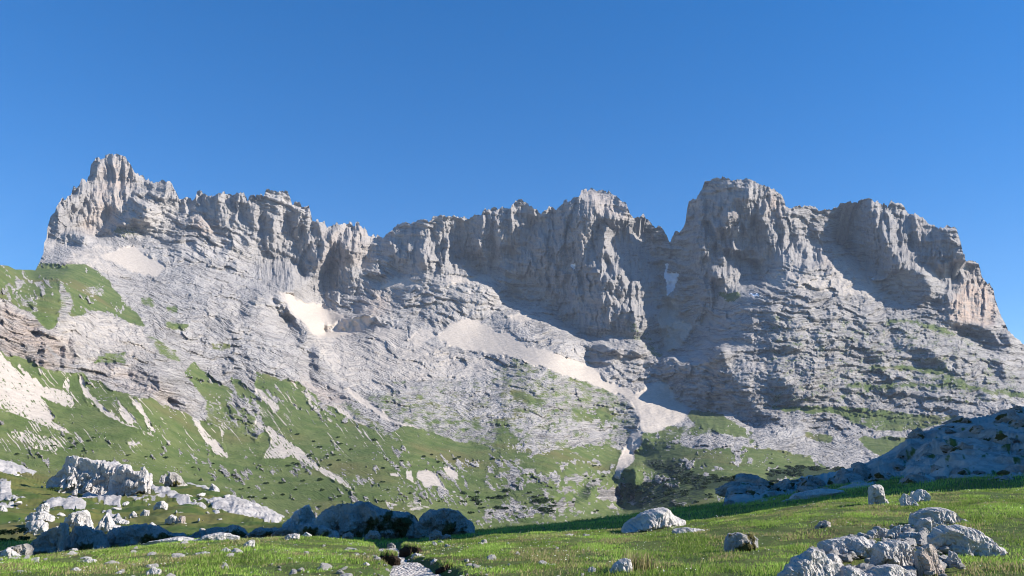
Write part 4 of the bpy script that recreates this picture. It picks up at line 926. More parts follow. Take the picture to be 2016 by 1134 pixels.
RK = '''B|limestone_boulder|big white rounded boulder sitting on the grass right of centre|boulder|B3|880,790 920,740 980,700 1060,650 1150,620 1240,612 1290,640 1320,680 1400,710 1408,735|790,745|0|.8|LIME
S|limestone_slab|thin flat grey slab lying in the grass at the right foot of the big white boulder|rock slab|B3|1270,778 1300,765 1380,758 1460,765 1530,775|796|0|.5|LIME
B|mossy_boulder|round half sunken boulder with brown moss on its face and white crown|boulder|B3|1690,930 1700,870 1740,815 1820,800 1870,818 1930,815 1975,850 1970,890|965,920|0|.9|LIME_M
B|limestone_rock|small split grey rock at the bottom edge beside a tuft of tan grass|rock|B3|775,1100 800,1060 840,1020 900,1003 940,1008 952,1045|1112|0|.9|LIME_S
B|limestone_rock|fist sized white rock low in the grass left of the split grey rock|rock|B3|600,1085 615,1065 640,1060 658,1072 662,1090|1108|0|.9|LIME_S
B|standing_stone|upright blunt pale stone standing alone on the grass before the shaded hillside|rock|B4|818,560 822,480 842,430 882,415 925,420 950,450 965,500 985,540 992,565|576|0|.8|LIME
B|limestone_rock|left and frontmost lump of the small rock cluster beside the upright stone|rock|B4|1060,575 1065,520 1090,485 1120,490 1145,520 1152,560|590|0|.9|LIME_S
B|limestone_rock|little knob at the back middle of the small rock cluster|rock|B4|1125,500 1135,478 1152,465 1172,478 1180,500|530|0|.9|LIME_S
B|limestone_rock|right and largest rock of the small cluster right of the upright stone|rock|B4|1160,525 1190,480 1230,455 1272,465 1303,490 1298,512|552|0|.9|LIME_S
B|limestone_rock|low white rock at the front foot of the small rock cluster|rock|B4|1135,568 1158,538 1175,545 1192,575|592|0|.9|LIME_S
S|limestone_slab|long low sunlit slab rising from the grass edge below the shaded hillside|rock slab|B4|70,565 180,530 220,495 330,470 460,450 620,463 632,478|568,486|0|.35|LIME
B|dark_stone|small dark stone alone in the grass above the rock pile|rock|B4|385,748 430,710 470,700 515,718|752|0|.9|LIME_D
B|limestone_boulder|topmost boulder of the rock pile, pitted with a pointed right end|boulder|B4|1165,700 1180,660 1230,645 1300,620 1380,608 1450,615 1520,640 1590,680 1628,715|745|0|.6|LIME
B|limestone_block|squat angular block wedged under the topmost boulder of the pile|rock|B4|1190,740 1240,690 1320,678 1350,720 1392,785|815|0|.8|LIME
B|limestone_boulder|longest boulder of the rock pile, smooth and slanting down to the right edge|boulder|B4|1295,850 1340,770 1400,740 1560,738 1700,780 1820,850 1900,920 1945,970 1942,1010|905,1060|0|.42|LIME
B|limestone_rock|leftmost little rock of the row along the top of the pile|rock|B4|700,822 738,795 790,805|835|0|.9|LIME
B|limestone_rock|second rock from the left in the row along the top of the pile|rock|B4|790,825 820,780 870,765 892,820|842|0|.9|LIME
B|limestone_rock|third rock from the left in the row, with a shadowed gap beside it|rock|B4|880,810 900,765 940,758 972,775 970,815|835|0|.9|LIME
B|limestone_rock|tallest rock of the row along the top of the pile|rock|B4|958,820 980,780 1030,740 1088,725 1102,760 1065,825|845|0|.9|LIME
B|limestone_rock|bright white rock next to the tallest one of the row|rock|B4|1085,775 1100,735 1130,730 1170,755 1205,782|808|0|.9|LIME
B|limestone_rock|right end rock of the row under the angular block|rock|B4|1200,805 1212,762 1250,755 1288,770 1297,820|838|0|.8|LIME
B|limestone_rock|low flat rock below the bright white one of the row|rock|B4|1060,830 1100,800 1180,792 1250,806 1265,830|850|0|.8|LIME
B|rusty_boulder|cream and rust stained block at the right of the pile front|boulder|B4|1190,1060 1200,960 1240,910 1340,898 1395,935 1402,1000 1422,1100|1145|0|.55|LIME_W
B|limestone_boulder|broad cracked central block of the rock pile|boulder|B4|880,1000 890,920 940,875 1050,858 1150,880 1212,920 1245,1000 1270,1075|1100|0|.6|LIME
B|limestone_boulder|low broken left shoulder of the rock pile|boulder|B4|440,985 470,900 520,868 640,843 800,838 880,868 900,930|1015|0|.6|LIME
B|limestone_boulder|rough rock tapering down to the bottom edge at the far left of the pile|boulder|B4|110,1150 180,1060 260,1010 340,968 400,928 460,950 560,1000 610,1060|1190|0|.6|LIME
B|limestone_rock|blue grey rounded rock set into the left part of the pile|rock|B4|430,1090 480,990 540,968 600,988 630,1050|1110|0|.8|LIME
B|limestone_rock|dome of rock at the bottom edge left of the pile middle|rock|B4|530,1160 600,1080 680,1063 760,1090 855,1140|1190|0|.7|LIME
B|limestone_rock|wide rock cut by the bottom edge below the central block|rock|B4|820,1130 900,1080 1010,1058 1090,1060 1180,1110 1222,1150|1190|0|.7|LIME
B|limestone_rock|small rock leaning beside the rust stained block|rock|B4|1430,1000 1460,940 1500,960 1540,1015|1060|0|.9|LIME
B|limestone_rock|brownish stone between the rust stained block and the small leaning rock|rock|B4|1395,1030 1415,1003 1445,1000 1465,1035|1060|0|.9|LIME_W
B|limestone_rock|white rounded rock at the left edge in front of the shaded boulders|rock|B1|-20,960 0,935 30,925 70,945 90,965 138,978|992|0|.8|LIME_S
S|limestone_slab|long pale slab on the meadow edge before the shaded rocks on the left|rock slab|B1|1085,890 1150,870 1300,842 1400,830 1505,852|888,872|0|.4|LIME
S|limestone_slab|humped pale slab right of the long slab on the left meadow edge|rock slab|B1|1495,860 1580,815 1700,797 1800,800 1862,828|866,852|0|.4|LIME
B|limestone_rock|small pointed flat rock on the far left of the meadow|rock|B1|215,1012 250,992 292,990|1020|0|.7|LIME_S
B|limestone_rock|upper flake of the pair of flat rocks in the left meadow|rock|B1|620,992 660,984 705,988|1004|0|.7|LIME_S
B|limestone_rock|lower and wider flake of the pair of flat rocks in the left meadow|rock|B1|600,1022 680,1002 736,1012|1032|0|.7|LIME_S
B|limestone_rock|small white rock below the pair of flat rocks|rock|B1|540,1086 580,1068 622,1082|1096|0|.8|LIME_S
B|limestone_rock|egg shaped rock near the bottom edge of the left meadow|rock|B1|1133,1105 1180,1070 1248,1090|1126|0|.8|LIME_S
B|limestone_rock|tiny flat rock left of the egg shaped rock|rock|B1|900,1108 930,1096 958,1106|1118|0|.8|LIME_S
B|limestone_rock|thin bleached flake below the humped slab|rock|B1|1518,958 1600,945 1642,954|968|0|.6|LIME_S
B|limestone_rock|small peaked white rock right of the thin bleached flake|rock|B1|1724,935 1762,912 1802,928|944|0|.8|LIME_S
B|limestone_rock|grey rock in a bare patch under the shadow edge left of centre|rock|B1|1905,885 1950,855 1992,872|915|0|.8|LIME_S
B|limestone_rock|long slanting white rock on the meadow crest below the streaked boulder|rock|B2|180,858 230,815 290,803 335,808|862,845|0|.6|LIME
B|limestone_rock|rounded white rock right of the slanting one on the meadow crest|rock|B2|355,812 385,790 432,815|834|0|.8|LIME_S
B|limestone_rock|pale rock near the path turn at the foot of a dark turf bank|rock|B2|1220,968 1250,955 1305,970|984|0|.8|LIME_S
B|limestone_rock|small cream rock right of the footpath|rock|B2|1370,1018 1400,998 1432,1015|1034|0|.8|LIME_S
B|limestone_rock|small white rock in the turf left of the footpath|rock|B2|832,1045 860,1025 892,1045|1056|0|.8|LIME_S
B|turf_bank|dark hollowed peat bank overhanging the left side of the footpath|turf bank|B2|955,1020 965,970 1000,950 1060,958 1100,975 1128,1012|1048|0|.8|SOIL
B|turf_bank|ragged dark peat bank at the top of the footpath under the meadow crest|turf bank|B2|1118,935 1140,902 1200,893 1270,902 1302,935|968|0|.6|SOIL
B|turf_bank|low brown peat lump right of the footpath near the bottom edge|turf bank|B2|1405,1092 1450,1060 1500,1035 1545,1066|1104|0|.7|SOIL
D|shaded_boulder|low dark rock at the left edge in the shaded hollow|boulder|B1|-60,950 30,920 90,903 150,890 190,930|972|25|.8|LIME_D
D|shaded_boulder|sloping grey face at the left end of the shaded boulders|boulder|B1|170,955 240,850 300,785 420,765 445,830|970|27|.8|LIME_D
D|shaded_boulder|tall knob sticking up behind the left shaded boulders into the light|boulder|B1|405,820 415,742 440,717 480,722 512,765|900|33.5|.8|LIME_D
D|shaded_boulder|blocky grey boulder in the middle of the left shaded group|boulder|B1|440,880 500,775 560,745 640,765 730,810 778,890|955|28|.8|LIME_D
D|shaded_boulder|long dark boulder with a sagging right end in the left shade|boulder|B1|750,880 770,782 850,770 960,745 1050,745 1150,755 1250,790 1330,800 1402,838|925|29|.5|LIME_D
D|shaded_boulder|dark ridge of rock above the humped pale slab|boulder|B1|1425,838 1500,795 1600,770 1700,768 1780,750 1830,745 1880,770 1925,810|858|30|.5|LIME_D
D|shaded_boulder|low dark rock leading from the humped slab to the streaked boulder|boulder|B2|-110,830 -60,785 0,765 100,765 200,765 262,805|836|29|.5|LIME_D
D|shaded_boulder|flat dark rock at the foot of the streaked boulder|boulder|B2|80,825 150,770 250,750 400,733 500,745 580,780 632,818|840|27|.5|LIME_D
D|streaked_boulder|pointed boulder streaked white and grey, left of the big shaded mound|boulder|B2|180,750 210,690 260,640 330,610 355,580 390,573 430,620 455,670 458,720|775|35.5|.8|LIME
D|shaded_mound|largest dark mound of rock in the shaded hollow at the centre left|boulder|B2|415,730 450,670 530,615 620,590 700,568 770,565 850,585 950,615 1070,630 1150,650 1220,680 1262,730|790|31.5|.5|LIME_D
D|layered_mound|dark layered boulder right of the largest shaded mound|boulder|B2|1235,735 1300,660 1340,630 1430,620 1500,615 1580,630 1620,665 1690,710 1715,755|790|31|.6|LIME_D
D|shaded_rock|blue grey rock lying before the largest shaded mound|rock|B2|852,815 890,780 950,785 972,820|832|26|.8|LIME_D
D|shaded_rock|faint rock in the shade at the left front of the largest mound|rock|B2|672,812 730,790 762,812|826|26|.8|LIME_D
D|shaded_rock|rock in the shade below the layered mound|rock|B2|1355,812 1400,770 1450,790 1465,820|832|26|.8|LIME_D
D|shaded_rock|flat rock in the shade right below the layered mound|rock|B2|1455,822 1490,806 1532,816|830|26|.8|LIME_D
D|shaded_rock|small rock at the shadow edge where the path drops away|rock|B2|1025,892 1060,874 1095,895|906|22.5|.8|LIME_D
K|limestone_outcrop|huge white outcrop with a dark overhanging left wall on the left hillock|rock outcrop|B1|278,400 300,340 350,280 415,215 440,195 560,205 800,245 860,262 920,255 960,275|480,440|82|.5|LIME_B
K|limestone_outcrop|broken continuation of the huge outcrop toward its pinnacle|rock outcrop|B1|820,360 880,290 940,268 1000,300 1040,310 1150,340 1160,400|470,450|80|.5|LIME_B
K|rock_pinnacle|blunt white pinnacle at the right end of the huge outcrop|rock|B1|1072,340 1080,285 1105,275 1130,290 1142,340|430|79|.9|LIME_B
K|lichened_boulder|dark faced angular boulder alone on the hillock skyline|boulder|B1|1268,390 1280,350 1310,315 1345,325 1400,365 1432,400|420|96|.9|LIME_D
K|limestone_rock|white rock touching the left side of the dark faced skyline boulder|rock|B1|1248,372 1258,345 1280,345 1285,375|395|95|.9|LIME_B
K|limestone_rock|grey crag on the stony ridge right of the skyline boulder|rock|B1|1630,450 1650,410 1690,435 1720,475|490|92|.9|LIME_B
K|limestone_rock|flat topped pale rock over a dark hollow near the left shrubs|rock|B1|175,680 200,640 290,628 350,650 385,678|695|50|.7|LIME
K|limestone_rock|white rock above the flat topped rock on the left hillock|rock|B1|270,600 300,570 340,555 368,585 362,610|625|55|.8|LIME
K|limestone_rock|pair topped white rock hanging into the dark shrub|rock|B1|160,760 170,705 240,700 290,695 335,715 340,740|790|44|.7|LIME
K|limestone_rock|white rock with layered plates in the middle of the hillock foot|rock|B1|465,680 540,635 620,625 660,670 692,730|742|47|.8|LIME
K|limestone_rock|tall white triangular rock just above the shadow edge|rock|B1|735,760 760,690 800,640 830,670 860,730 940,750|776|43|.7|LIME
K|limestone_rock|chain of white stones trailing right of the triangular rock|rock|B1|850,680 900,675 1000,705|715|47|.5|LIME
K|limestone_rock|white round stone in the right part of the hillock slope|rock|B1|1285,690 1330,655 1370,670 1375,700|712|52|.8|LIME
K|limestone_rock|brown flecked stone beside the white round one|rock|B1|1375,700 1400,660 1440,668 1445,700|728|52|.8|LIME_W
K|limestone_rock|small forked rock higher on the right part of the hillock|rock|B1|1090,650 1120,615 1165,620 1160,650|668|58|.8|LIME
K|limestone_rock|low white rock left of the small forked rock|rock|B1|1010,650 1040,625 1065,650|660|59|.8|LIME
K|limestone_rock|white rock in the upper middle of the hillock slope|rock|B1|1190,590 1220,555 1260,545 1300,570|602|62|.8|LIME
K|limestone_rock|white leaning stone right below the huge outcrop|rock|B1|560,480 580,450 605,448 600,475|490|72|.8|LIME
K|limestone_rock|smooth pale stone right at the lower hillock above the shade|rock|B1|1145,735 1180,712 1220,740|752|44|.8|LIME
K|limestone_rock|oval pale stone at the left edge of the hillock|rock|B1|-30,600 0,575 40,620 45,640|650|58|.8|LIME
'''
MATS = dict(LIME=LIME, LIME_S=LIME_S, LIME_B=LIME_B, LIME_D=LIME_D, LIME_W=LIME_W, LIME_M=LIME_M, SOIL=SOIL)
for n_, ln in enumerate(RK.strip().splitlines()):
    kd_, nm_, lb, ct_, crop, tp_, bs_, Y_, dp, mt = ln.split('|')
    loft_rock(nm_, lb, ct_, crop, tp_, bs_, None if Y_ == '0' else float(Y_), float(dp), MATS[mt], 400+7*n_, amp=.55 if kd_ == 'S' else (1.7 if 'outcrop' in nm_ or kd_ == 'D' else 1.25))

# ------------------------------------------------------------------ loose stones: angular meshes shared by copies
def stone_mesh(seed, nu=16, nv=11):
    r = np.random.RandomState(seed)
    u = np.linspace(0, 2*pi, nu, endpoint=False); vv = np.linspace(-pi/2, pi/2, nv)
    U_, V_ = np.meshgrid(u, vv); d = np.stack([np.cos(V_)*np.cos(U_), np.cos(V_)*np.sin(U_), np.sin(V_)], -1)
    rad = np.full(U_.shape, 1.25)
    for _ in range(15):
        n_ = r.normal(size=3); n_ /= np.linalg.norm(n_); off = .62+.38*r.rand(); dt = d@n_
        rad = np.where(dt > .05, np.minimum(rad, off/np.maximum(dt, .05)), rad)
    P = d*rad[..., None]*(1+.05*r.normal(size=U_.shape)[..., None])*np.array([1, .8+.3*r.rand(), .6+.25*r.rand()])
    i = np.arange(nu*nv).reshape(nv, nu); j = np.roll(i, -1, 1)
    fq = np.stack([i[:-1], j[:-1], j[1:], i[1:]], -1).reshape(-1, 4)
    return P, fq
SM = {}
def stone_src(mat, n=7, res=(16, 11)):
    L_ = []
    for k in range(n):
        P, fq = stone_mesh(900+k, *res); o = mesh_np('stone', P, fq, mat, smooth=False); L_.append(o.data); bpy.data.objects.remove(o)
    return L_
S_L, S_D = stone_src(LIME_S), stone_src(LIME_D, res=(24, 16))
rnd = np.random.RandomState(77)
def stone(name, loc, sz, meshes, label, cat, group, flat=1.0):
    o = bpy.data.objects.new(name, meshes[rnd.randint(len(meshes))]); COL.objects.link(o)
    o.location = loc; o.rotation_euler = (rnd.uniform(-.4, .4), rnd.uniform(-.4, .4), rnd.uniform(0, 6.28))
    o.scale = (sz*rnd.uniform(.8, 1.3), sz*rnd.uniform(.8, 1.2), sz*rnd.uniform(.6, 1.0)*flat)
    return tag(o, label, cat, group)
def where(v, cuts, words):
    for c_, w_ in zip(cuts, words):
        if v < c_: return w_
    return words[-1]
# shaded boulders on the right hillside
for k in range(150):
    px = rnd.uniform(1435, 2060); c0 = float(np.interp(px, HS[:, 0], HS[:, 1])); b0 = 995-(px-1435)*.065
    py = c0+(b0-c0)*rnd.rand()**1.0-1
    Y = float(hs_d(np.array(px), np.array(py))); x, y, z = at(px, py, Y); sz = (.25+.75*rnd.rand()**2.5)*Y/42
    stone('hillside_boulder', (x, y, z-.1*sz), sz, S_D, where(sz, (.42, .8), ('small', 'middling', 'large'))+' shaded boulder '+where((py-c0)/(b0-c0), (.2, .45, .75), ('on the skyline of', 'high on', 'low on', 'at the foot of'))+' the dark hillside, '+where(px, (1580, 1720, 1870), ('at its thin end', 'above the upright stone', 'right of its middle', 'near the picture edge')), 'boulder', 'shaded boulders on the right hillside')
# white stones on the left hillock
for k in range(170):
    px = rnd.uniform(-20, 600); c0 = float(np.interp(px, HS[:, 0]*0+KS[:, 0][0], HS[:, 1])) if False else float(np.interp(px, KS[:, 0], KS[:, 1]))
    py = c0+3+(1048-c0)*rnd.rand()
    if py > 1050: continue
    Y = float(kn_d(px, py)); x, y, z = at(px, py, Y); sz = (.06+.30*rnd.rand()**3)*Y/52
    stone('hillock_stone', (x, y, z), sz, S_L, where(sz, (.13, .25), ('tiny', 'small', 'fair sized'))+' white stone on the hillock, '+where(px, (80, 280, 430), ('left of the huge outcrop', 'below the huge outcrop', 'below the dark faced skyline boulder', 'near its stony right end'))+where(py, (965, 1010), (', high up', ', halfway down', ', low down')), 'stone', 'white stones on the left hillock', .7)
# small stones between the rocks of the pile, bottom right
pile = pts('B4', '150,1134 300,1000 430,930 520,850 700,800 900,745 1200,740 1300,830 1420,900 1440,1000 1540,1060 1450,1134')
def inpoly(x, y, p):
    c_ = False
    for (xa, ya), (xb, yb) in zip(p, np.roll(p, -1, 0)):
        if (ya > y) != (yb > y) and x < (xb-xa)*(y-ya)/(yb-ya)+xa: c_ = not c_
    return c_
n = 0
while n < 130:
    px, py = rnd.uniform(pile[:, 0].min(), pile[:, 0].max()), rnd.uniform(pile[:, 1].min(), 1134)
    if not inpoly(px, py, pile): continue
    n += 1; Y = ground_hit(px, py+6)-.1; x, y, z = at(px, py, Y); sz = .03+.10*rnd.rand()**2
    stone('rubble_stone', (x, y, max(z, float(ground_z(x, y)))), sz, S_L, where(sz, (.045, .08), ('chip sized', 'fist sized', 'head sized'))+' broken stone in the rock pile, '+where(px, (1640, 1730, 1820), ('in its low left tail', 'left of its central block', 'beside the rust stained block', 'by the longest boulder'))+where(py, (1055, 1095), (', upper row', ', middle', ', near the bottom')), 'stone', 'small rubble in the rock pile')
# pebbles beside the path and in bare patches of the meadow
for k in range(170):
    if k < 60: Y = rnd.uniform(9.3, 15); X = np.interp(Y, pth[:, 1], pth[:, 0])+rnd.choice([-1, 1])*(np.interp(Y, pth[:, 1], pth[:, 2])+abs(rnd.normal())*.35)
    else: Y = rnd.uniform(9.3, 18.5); X = rnd.uniform(-.67, .1)*Y
    stone('meadow_stone', (X, Y, float(ground_z(X, Y))+.01), .02+(.05 if k < 60 else .10)*rnd.rand()**2, S_L, where(k, (60,), ('pebble', 'fist'))+' sized white stone '+('beside the footpath gravel' if k < 60 else 'in the turf of the left meadow')+where(Y, (11, 13.5), (', near the bottom edge', ', halfway to the crest', ', close to the meadow crest')), 'stone', 'pebbles in the meadow turf')

# ------------------------------------------------------------------ grass
def blade_mat():
    m = NT('grass_blades'); a = m.attr('bc').outputs['Color']; m.l(a, m.p.inputs['Base Color']); m.p.inputs['Roughness'].default_value = .6
    tr = m.n('BsdfTranslucent'); m.l(a, tr.inputs[0]); mxs = m.n('MixShader'); mxs.inputs[0].default_value = .42
    m.l(m.p.outputs[0], mxs.inputs[1]); m.l(tr.outputs[0], mxs.inputs[2]); m.l(mxs.outputs[0], m.out.inputs[0]); return m.m
BLADE = blade_mat()
def blades(name, X, Y, Z, H, W, mat, seed, browns, label):
    r = np.random.RandomState(seed); n = len(X); a = r.rand(n)*2*pi; dx, dy = np.cos(a)*W, np.sin(a)*W
    la = r.rand(n)*2*pi; ln_ = (.15+.55*r.rand(n)**1.5)*H; lx, ly = np.cos(la)*ln_+.12*H, np.sin(la)*ln_
    B = np.stack([X, Y, Z-.01], -1)
    P = np.zeros((n, 5, 3)); w_ = np.stack([dx, dy, 0*dx], -1)
    P[:, 0] = B-w_; P[:, 1] = B+w_
    mid_ = B+np.stack([lx*.35, ly*.35, H*.6], -1); P[:, 2] = mid_-w_*.75; P[:, 3] = mid_+w_*.75
    P[:, 4] = B+np.stack([lx, ly, H*.97], -1)
    i = np.arange(n)[:, None]*5
    T = np.concatenate([i+np.array([[0, 1, 3]]), i+np.array([[0, 3, 2]]), i+np.array([[2, 3, 4]])], 0)
    t1 = r.rand(n, 1); g_ = np.array([.19, .31, .045])*(1-t1)+np.array([.38, .50, .11])*t1
    big = np.clip(.5+1.6*fbm(X/2.2, Y/2.2, 3, seed+1), 0, 1)[:, None]
    g_ = g_*(.7+.55*big)
    br = (r.rand(n) < browns)[:, None]; g_ = np.where(br, np.array([.44, .37, .18])*(.6+.6*t1), g_)
    c_ = np.repeat(g_[:, None], 5, 1)
    return mesh_np(name, P.reshape(-1, 3), T, mat, {'bc': c_.reshape(-1, 3)}, smooth=False)
def scatter(n, y0, y1, seed, q0=-.8, q1=.84):
    r = np.random.RandomState(seed); Y = np.sqrt(r.rand(n)*(y1**2-y0**2)+y0**2); return r.uniform(q0, q1, n)*Y, Y
X, Y = scatter(475000, 8.6, 21.2, 501)
dens = .62+1.2*fbm(X/.9, Y/.9, 3, 511)+.5*fbm(X/3.5, Y/3.5, 2, 515)
k_ = (np.random.RandomState(5).rand(len(X)) < np.clip(dens*1.5-.35, .04, 1)) & (path_d(X, Y) > 1.05+.35*np.random.RandomState(6).rand(len(X)))
pr = qt(0, 0)
tt_ = (gbase(X/Y, Y)-CZ)/Y; pyy = 0*X
# thin the turf inside the rock pile
zz = (tt_*CP-SP)/(CP+tt_*SP); pyy = 567-zz*F; pxx = 1008+F*(X/Y)*(CP-zz*SP)
def inpoly_v(x, y, p):
    c_ = np.zeros(x.shape, bool)
    for (xa, ya), (xb, yb) in zip(p, np.roll(p, -1, 0)):
        if ya == yb: continue
        c_ ^= ((ya > y) != (yb > y)) & (x < (xb-xa)*(y-ya)/(yb-ya)+xa)
    return c_
k_ &= ~(inpoly_v(pxx, pyy, pile) & (np.random.RandomState(8).rand(len(X)) < .93))
dry = np.clip(.5+2.2*fbm(X/1.6, Y/1.6, 3, 521)+.0*X, 0, 1)
X, Y, dry, dens = X[k_], Y[k_], dry[k_], dens[k_]
r_ = np.random.RandomState(11)
H = (.024+.036*r_.rand(len(X)))*np.clip(.55+dens*.7, .5, 1.35); W = .0035+.0035*r_.rand(len(X))
tall = r_.rand(len(X)) < .006; H = np.where(tall, H*1.9, H)
ZG = ground_z(X, Y)
gr = blades('grass', X, Y, ZG, H, W, BLADE, 531, .09+.55*dry*(dry > .66), ''); tag(gr, 'short green alpine grass with dry blades covering the sunlit meadow', 'grass', kind='stuff')
X, Y = scatter(90000, 21.2, 39, 541)
H = .06+.09*r_.rand(len(X)); ZG = ground_z(X, Y)
k_ = path_d(X, Y) > 1.1
gr = blades('grass', X[k_], Y[k_], ZG[k_], H[k_], (.009+0*H)[k_], BLADE, 551, .08, ''); tag(gr, 'dark shaded grass in the hollow behind the sunlit meadow', 'grass', kind='stuff')
# tan tuft beside the split grey rock, grass on the turf banks and along rock feet
def tuft(cx, cy, n, rad, h, cols, seed, label, name='grass_tuft'):
    r = np.random.RandomState(seed); X = cx+r.normal(size=n)*rad; Y = cy+r.normal(size=n)*rad*.6
    o = blades(name, X-cx, Y-cy, ground_z(X, Y)-ground_z(cx, cy), h*(.5+.6*r.rand(n)), .005+0*X, BLADE, seed, cols, ''); o.location = (cx, cy, float(ground_z(cx, cy)))
    return tag(o, label, 'grass tuft')
Yh = ground_hit(1255, 1122); tuft(qt(1255, 1122)[0]*Yh, Yh, 260, .11, .26, .85, 561, 'tan dry grass tuft leaning against the right side of the split grey rock')
# sods and dry grass on top of the peat banks
for o in [o for o in bpy.data.objects if o.name.startswith('turf_bank')]:
    vs = np.array([v_.co[:] for v_ in o.data.vertices])+np.array(o.location[:]); zt_ = np.quantile(vs[:, 2], .8); vs = vs[vs[:, 2] > zt_]
    sel = vs[np.random.RandomState(3).randint(len(vs), size=450)]; nn = len(sel)
    b_ = blades('turf_sod', sel[:, 0]-o.location[0], sel[:, 1]-o.location[1]+.01, sel[:, 2]-o.location[2], .03+.05*r_.rand(nn), .005+0*sel[:, 0], BLADE, 577, .45, ''); b_.parent = o
# flowers
X, Y = scatter(3600, 8.8, 20.5, 571); cl = fbm(X/1.3, Y/1.3, 3, 575); k_ = (cl > .12) & (path_d(X, Y) > 1.6); X, Y = X[k_], Y[k_]; n = len(X)
a = np.linspace(0, 2*pi, 6, endpoint=False); rr = .005+.006*r_.rand(n)
ctr = np.stack([X, Y, ground_z(X, Y)+.035+.03*r_.rand(n)], -1); P = np.zeros((n, 7, 3)); P[:, 0] = ctr
for k in range(6): P[:, k+1] = ctr+np.stack([rr*cos(a[k]), rr*sin(a[k])*.8, rr*(.35*sin(a[k])+.35)], -1)
i = np.arange(n)[:, None]*7; T = np.concatenate([i+np.array([[0, k+1, (k+1) % 6+1]]) for k in range(6)], 0)
m = NT('white_petals'); m.col((.75, .74, .62)); o = mesh_np('flowers', P.reshape(-1, 3), T, m.m, smooth=False); tag(o, 'tiny white and cream flowers dotted through the meadow grass', 'flowers', kind='stuff')

# ------------------------------------------------------------------ dwarf pines
PINE = NT('dwarf_pine_needles'); PINE.col(PINE.mix(PINE.ramp(PINE.noise(2.5, 3, vec=PINE.n('TexCoord').outputs['Object']), .35, .65), (.022, .042, .012), (.05, .075, .022))); PINE = PINE.m
def shrub_mesh(seed, n=420):
    r = np.random.RandomState(seed); k = 7; cs = np.stack([r.uniform(-.6, .6, k), r.uniform(-.4, .4, k), r.uniform(.1, .3, k)], -1); cr = r.uniform(.22, .42, k)
    w_ = r.randint(k, size=n); d = r.normal(size=(n, 3)); d /= np.linalg.norm(d, axis=1)[:, None]; d[:, 2] = np.abs(d[:, 2])
    c_ = cs[w_]+d*cr[w_][:, None]*(.55+.5*r.rand(n, 1))*np.array([1, 1, .8])
    a_ = r.normal(size=(n, 3)); a_ /= np.linalg.norm(a_, axis=1)[:, None]; b_ = np.cross(a_, d); b_ /= np.linalg.norm(b_, axis=1)[:, None]+1e-6
    s_ = (.07+.07*r.rand(n))[:, None]; P = np.stack([c_-a_*s_, c_+a_*s_*.6, c_+b_*s_+d*s_*.6], 1)
    return P.reshape(-1, 3), np.arange(n*3).reshape(-1, 3)
SH = []
for k in range(5):
    P, T = shrub_mesh(700+k); o = mesh_np('dwarf_pine', P, T, PINE, smooth=False); SH.append(o.data); bpy.data.objects.remove(o)
def shrub(px, py, wpx, surf, label, group, name='dwarf_pine', hz=1.0):
    Y = surf(px, py); x, y, z = at(px, py, Y-1); s = wpx/2*Y/F
    o = bpy.data.objects.new(name, SH[rnd.randint(5)]); COL.objects.link(o); o.location = (x, y, z-.1*s); o.rotation_euler = (0, 0, rnd.uniform(0, 6.28)); o.scale = (s, s*.9, s*1.0*hz)
    return tag(o, label, 'shrub', group)
tr_ = [('B2', '325,20 455,75 435,178 415,192 555,195 612,182 650,225 585,262 255,268 290,245 325,255 505,375 500,380 395,315 1000,395 1115,280 1035,455 1000,285 975,548 1290,545 1440,545 500,590 370,385 655,508 515,460 310,455 210,495 70,525 205,405 80,405 1145,230 1320,195 1430,238 1480,252 1595,200 1380,180 930,65 740,140 1560,215 1210,485 1745,475 1750,570 1850,520 665,95 640,45 500,120 595,532 1690,640 1840,640 1630,550'),
       ('B1', '135,175 660,150 1145,195 1680,250 1515,280 1895,452 1975,515 1010,185 1300,205 550,50 735,45 695,70 600,90 570,120 420,110 1670,380 1575,380 1955,440 850,235'),
       ('B3', '600,370 640,390 700,380 480,555 650,630 670,620 640,270 720,350 580,350 860,560 880,600 140,480 230,500 330,560 90,600 240,620'),
       ('C8', '20,1080 120,1100 60,1110')]
for cr_, sp in tr_:
    for (px, py) in pts(cr_, sp):
        shrub(px, py+1, rnd.uniform(9, 17), far_at, 'dark dwarf pine on the far slope, '+where(px, (300, 500, 640, 800, 1000, 1200), ('above the huge white outcrop', 'above the stony hillock ridge', 'left of the long scree streak', 'above the largest shaded mound', 'by the pale bare patches', 'left of the gully mouth', 'right of the gully'))+where(py, (900, 950), (', high', ', middle', ', low')), 'dwarf pines on the far grass slope', hz=1.1)
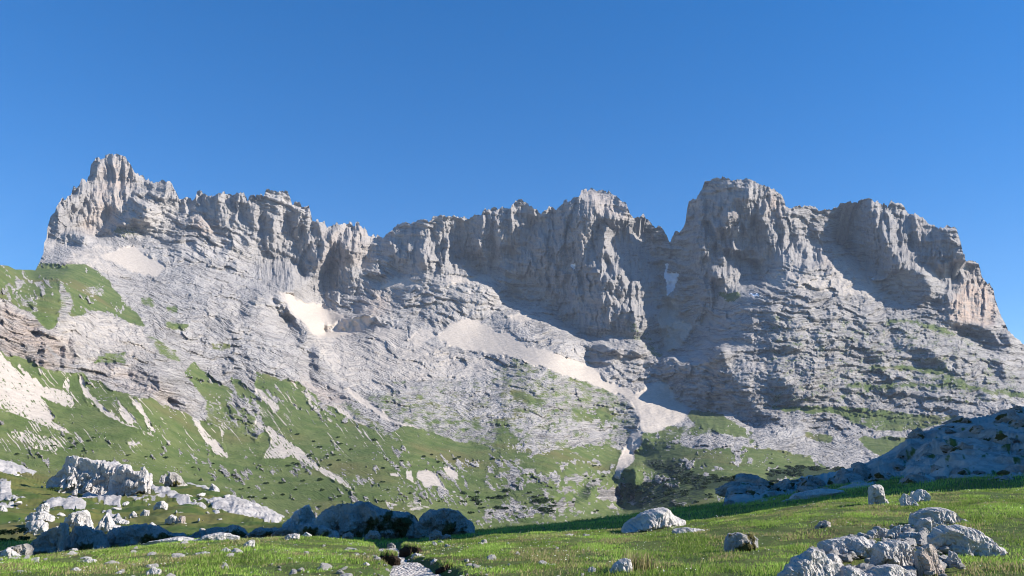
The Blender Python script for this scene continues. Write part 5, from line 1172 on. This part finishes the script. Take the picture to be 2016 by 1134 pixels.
for cr_, pl, nn_ in [('B3', '1380,300 1500,330 1700,360 2100,390 2100,440 1900,440 1640,430 1500,400', 34), ('B3', '1000,200 1250,210 1450,330 1650,440 1500,480 1200,340 1060,300', 22), ('B3', '900,400 1100,380 1500,460 1600,520 1300,600 1000,620 900,540', 30), ('B4', '0,290 300,270 560,290 640,300 400,340 150,350 0,400', 26), ('B3', '120,520 240,500 420,640 300,680 100,640', 12), ('B2', '1560,420 2000,460 2000,640 1700,600', 12)]:
    pl = pts(cr_, pl); n = 0
    while n < nn_:
        px, py = rnd.uniform(pl[:, 0].min(), pl[:, 0].max()), rnd.uniform(pl[:, 1].min(), pl[:, 1].max())
        if inpoly(px, py, pl): n += 1; shrub(px, py, rnd.uniform(13, 32), far_at, 'dwarf pine in the ledge thicket, '+where(px, (1100, 1250, 1350, 1440, 1520), ('left of the gully foot', 'beside the gully foot', 'above the big white boulder', 'right above the big white boulder', 'behind the dark hillside end', 'above the dark hillside end'))+where(py, (935, 960, 985), (', topmost rows', ', upper rows', ', lower rows', ', lowest rows')), 'dwarf pines on the ledges', hz=.8)
for (px, py), w_, lb in zip(pts('B1', '40,800 150,790 30,880 180,850 440,460'), (48, 42, 60, 40, 34), ('dark pine shrub at the left edge of the hillock, upper one', 'dark pine shrub reaching up to the pair topped rock', 'dark pine shrub at the left edge just above the shade', 'pine shrub touching the sloping shaded boulder', 'dark shrub under the overhang of the huge white outcrop')):
    shrub(px, py, w_, lambda a, b: (38. if b > 1030 else 76.), lb, None, hz=.8)

# ------------------------------------------------------------------ air
hz_m = bpy.data.materials.new('haze_air'); hz_m.use_nodes = True; t_ = hz_m.node_tree; t_.nodes.clear()
ho = t_.nodes.new('ShaderNodeOutputMaterial'); pv = t_.nodes.new('ShaderNodeVolumePrincipled'); pv.inputs['Density'].default_value = 5.2e-5
pv.inputs['Color'].default_value = (.62, .76, 1.0, 1); pv.inputs['Anisotropy'].default_value = 0.0; t_.links.new(pv.outputs[0], ho.inputs['Volume'])
bx = np.array([[x, y, z] for z in (-85, 900) for y in (-60, 3600) for x in (-2600, 3000)], float)
hz_o = mesh_np('haze', bx, np.array([[0, 2, 3, 1], [4, 5, 7, 6], [0, 1, 5, 4], [2, 6, 7, 3], [0, 4, 6, 2], [1, 3, 7, 5]]), hz_m, smooth=False); tag(hz_o, kind='stuff')
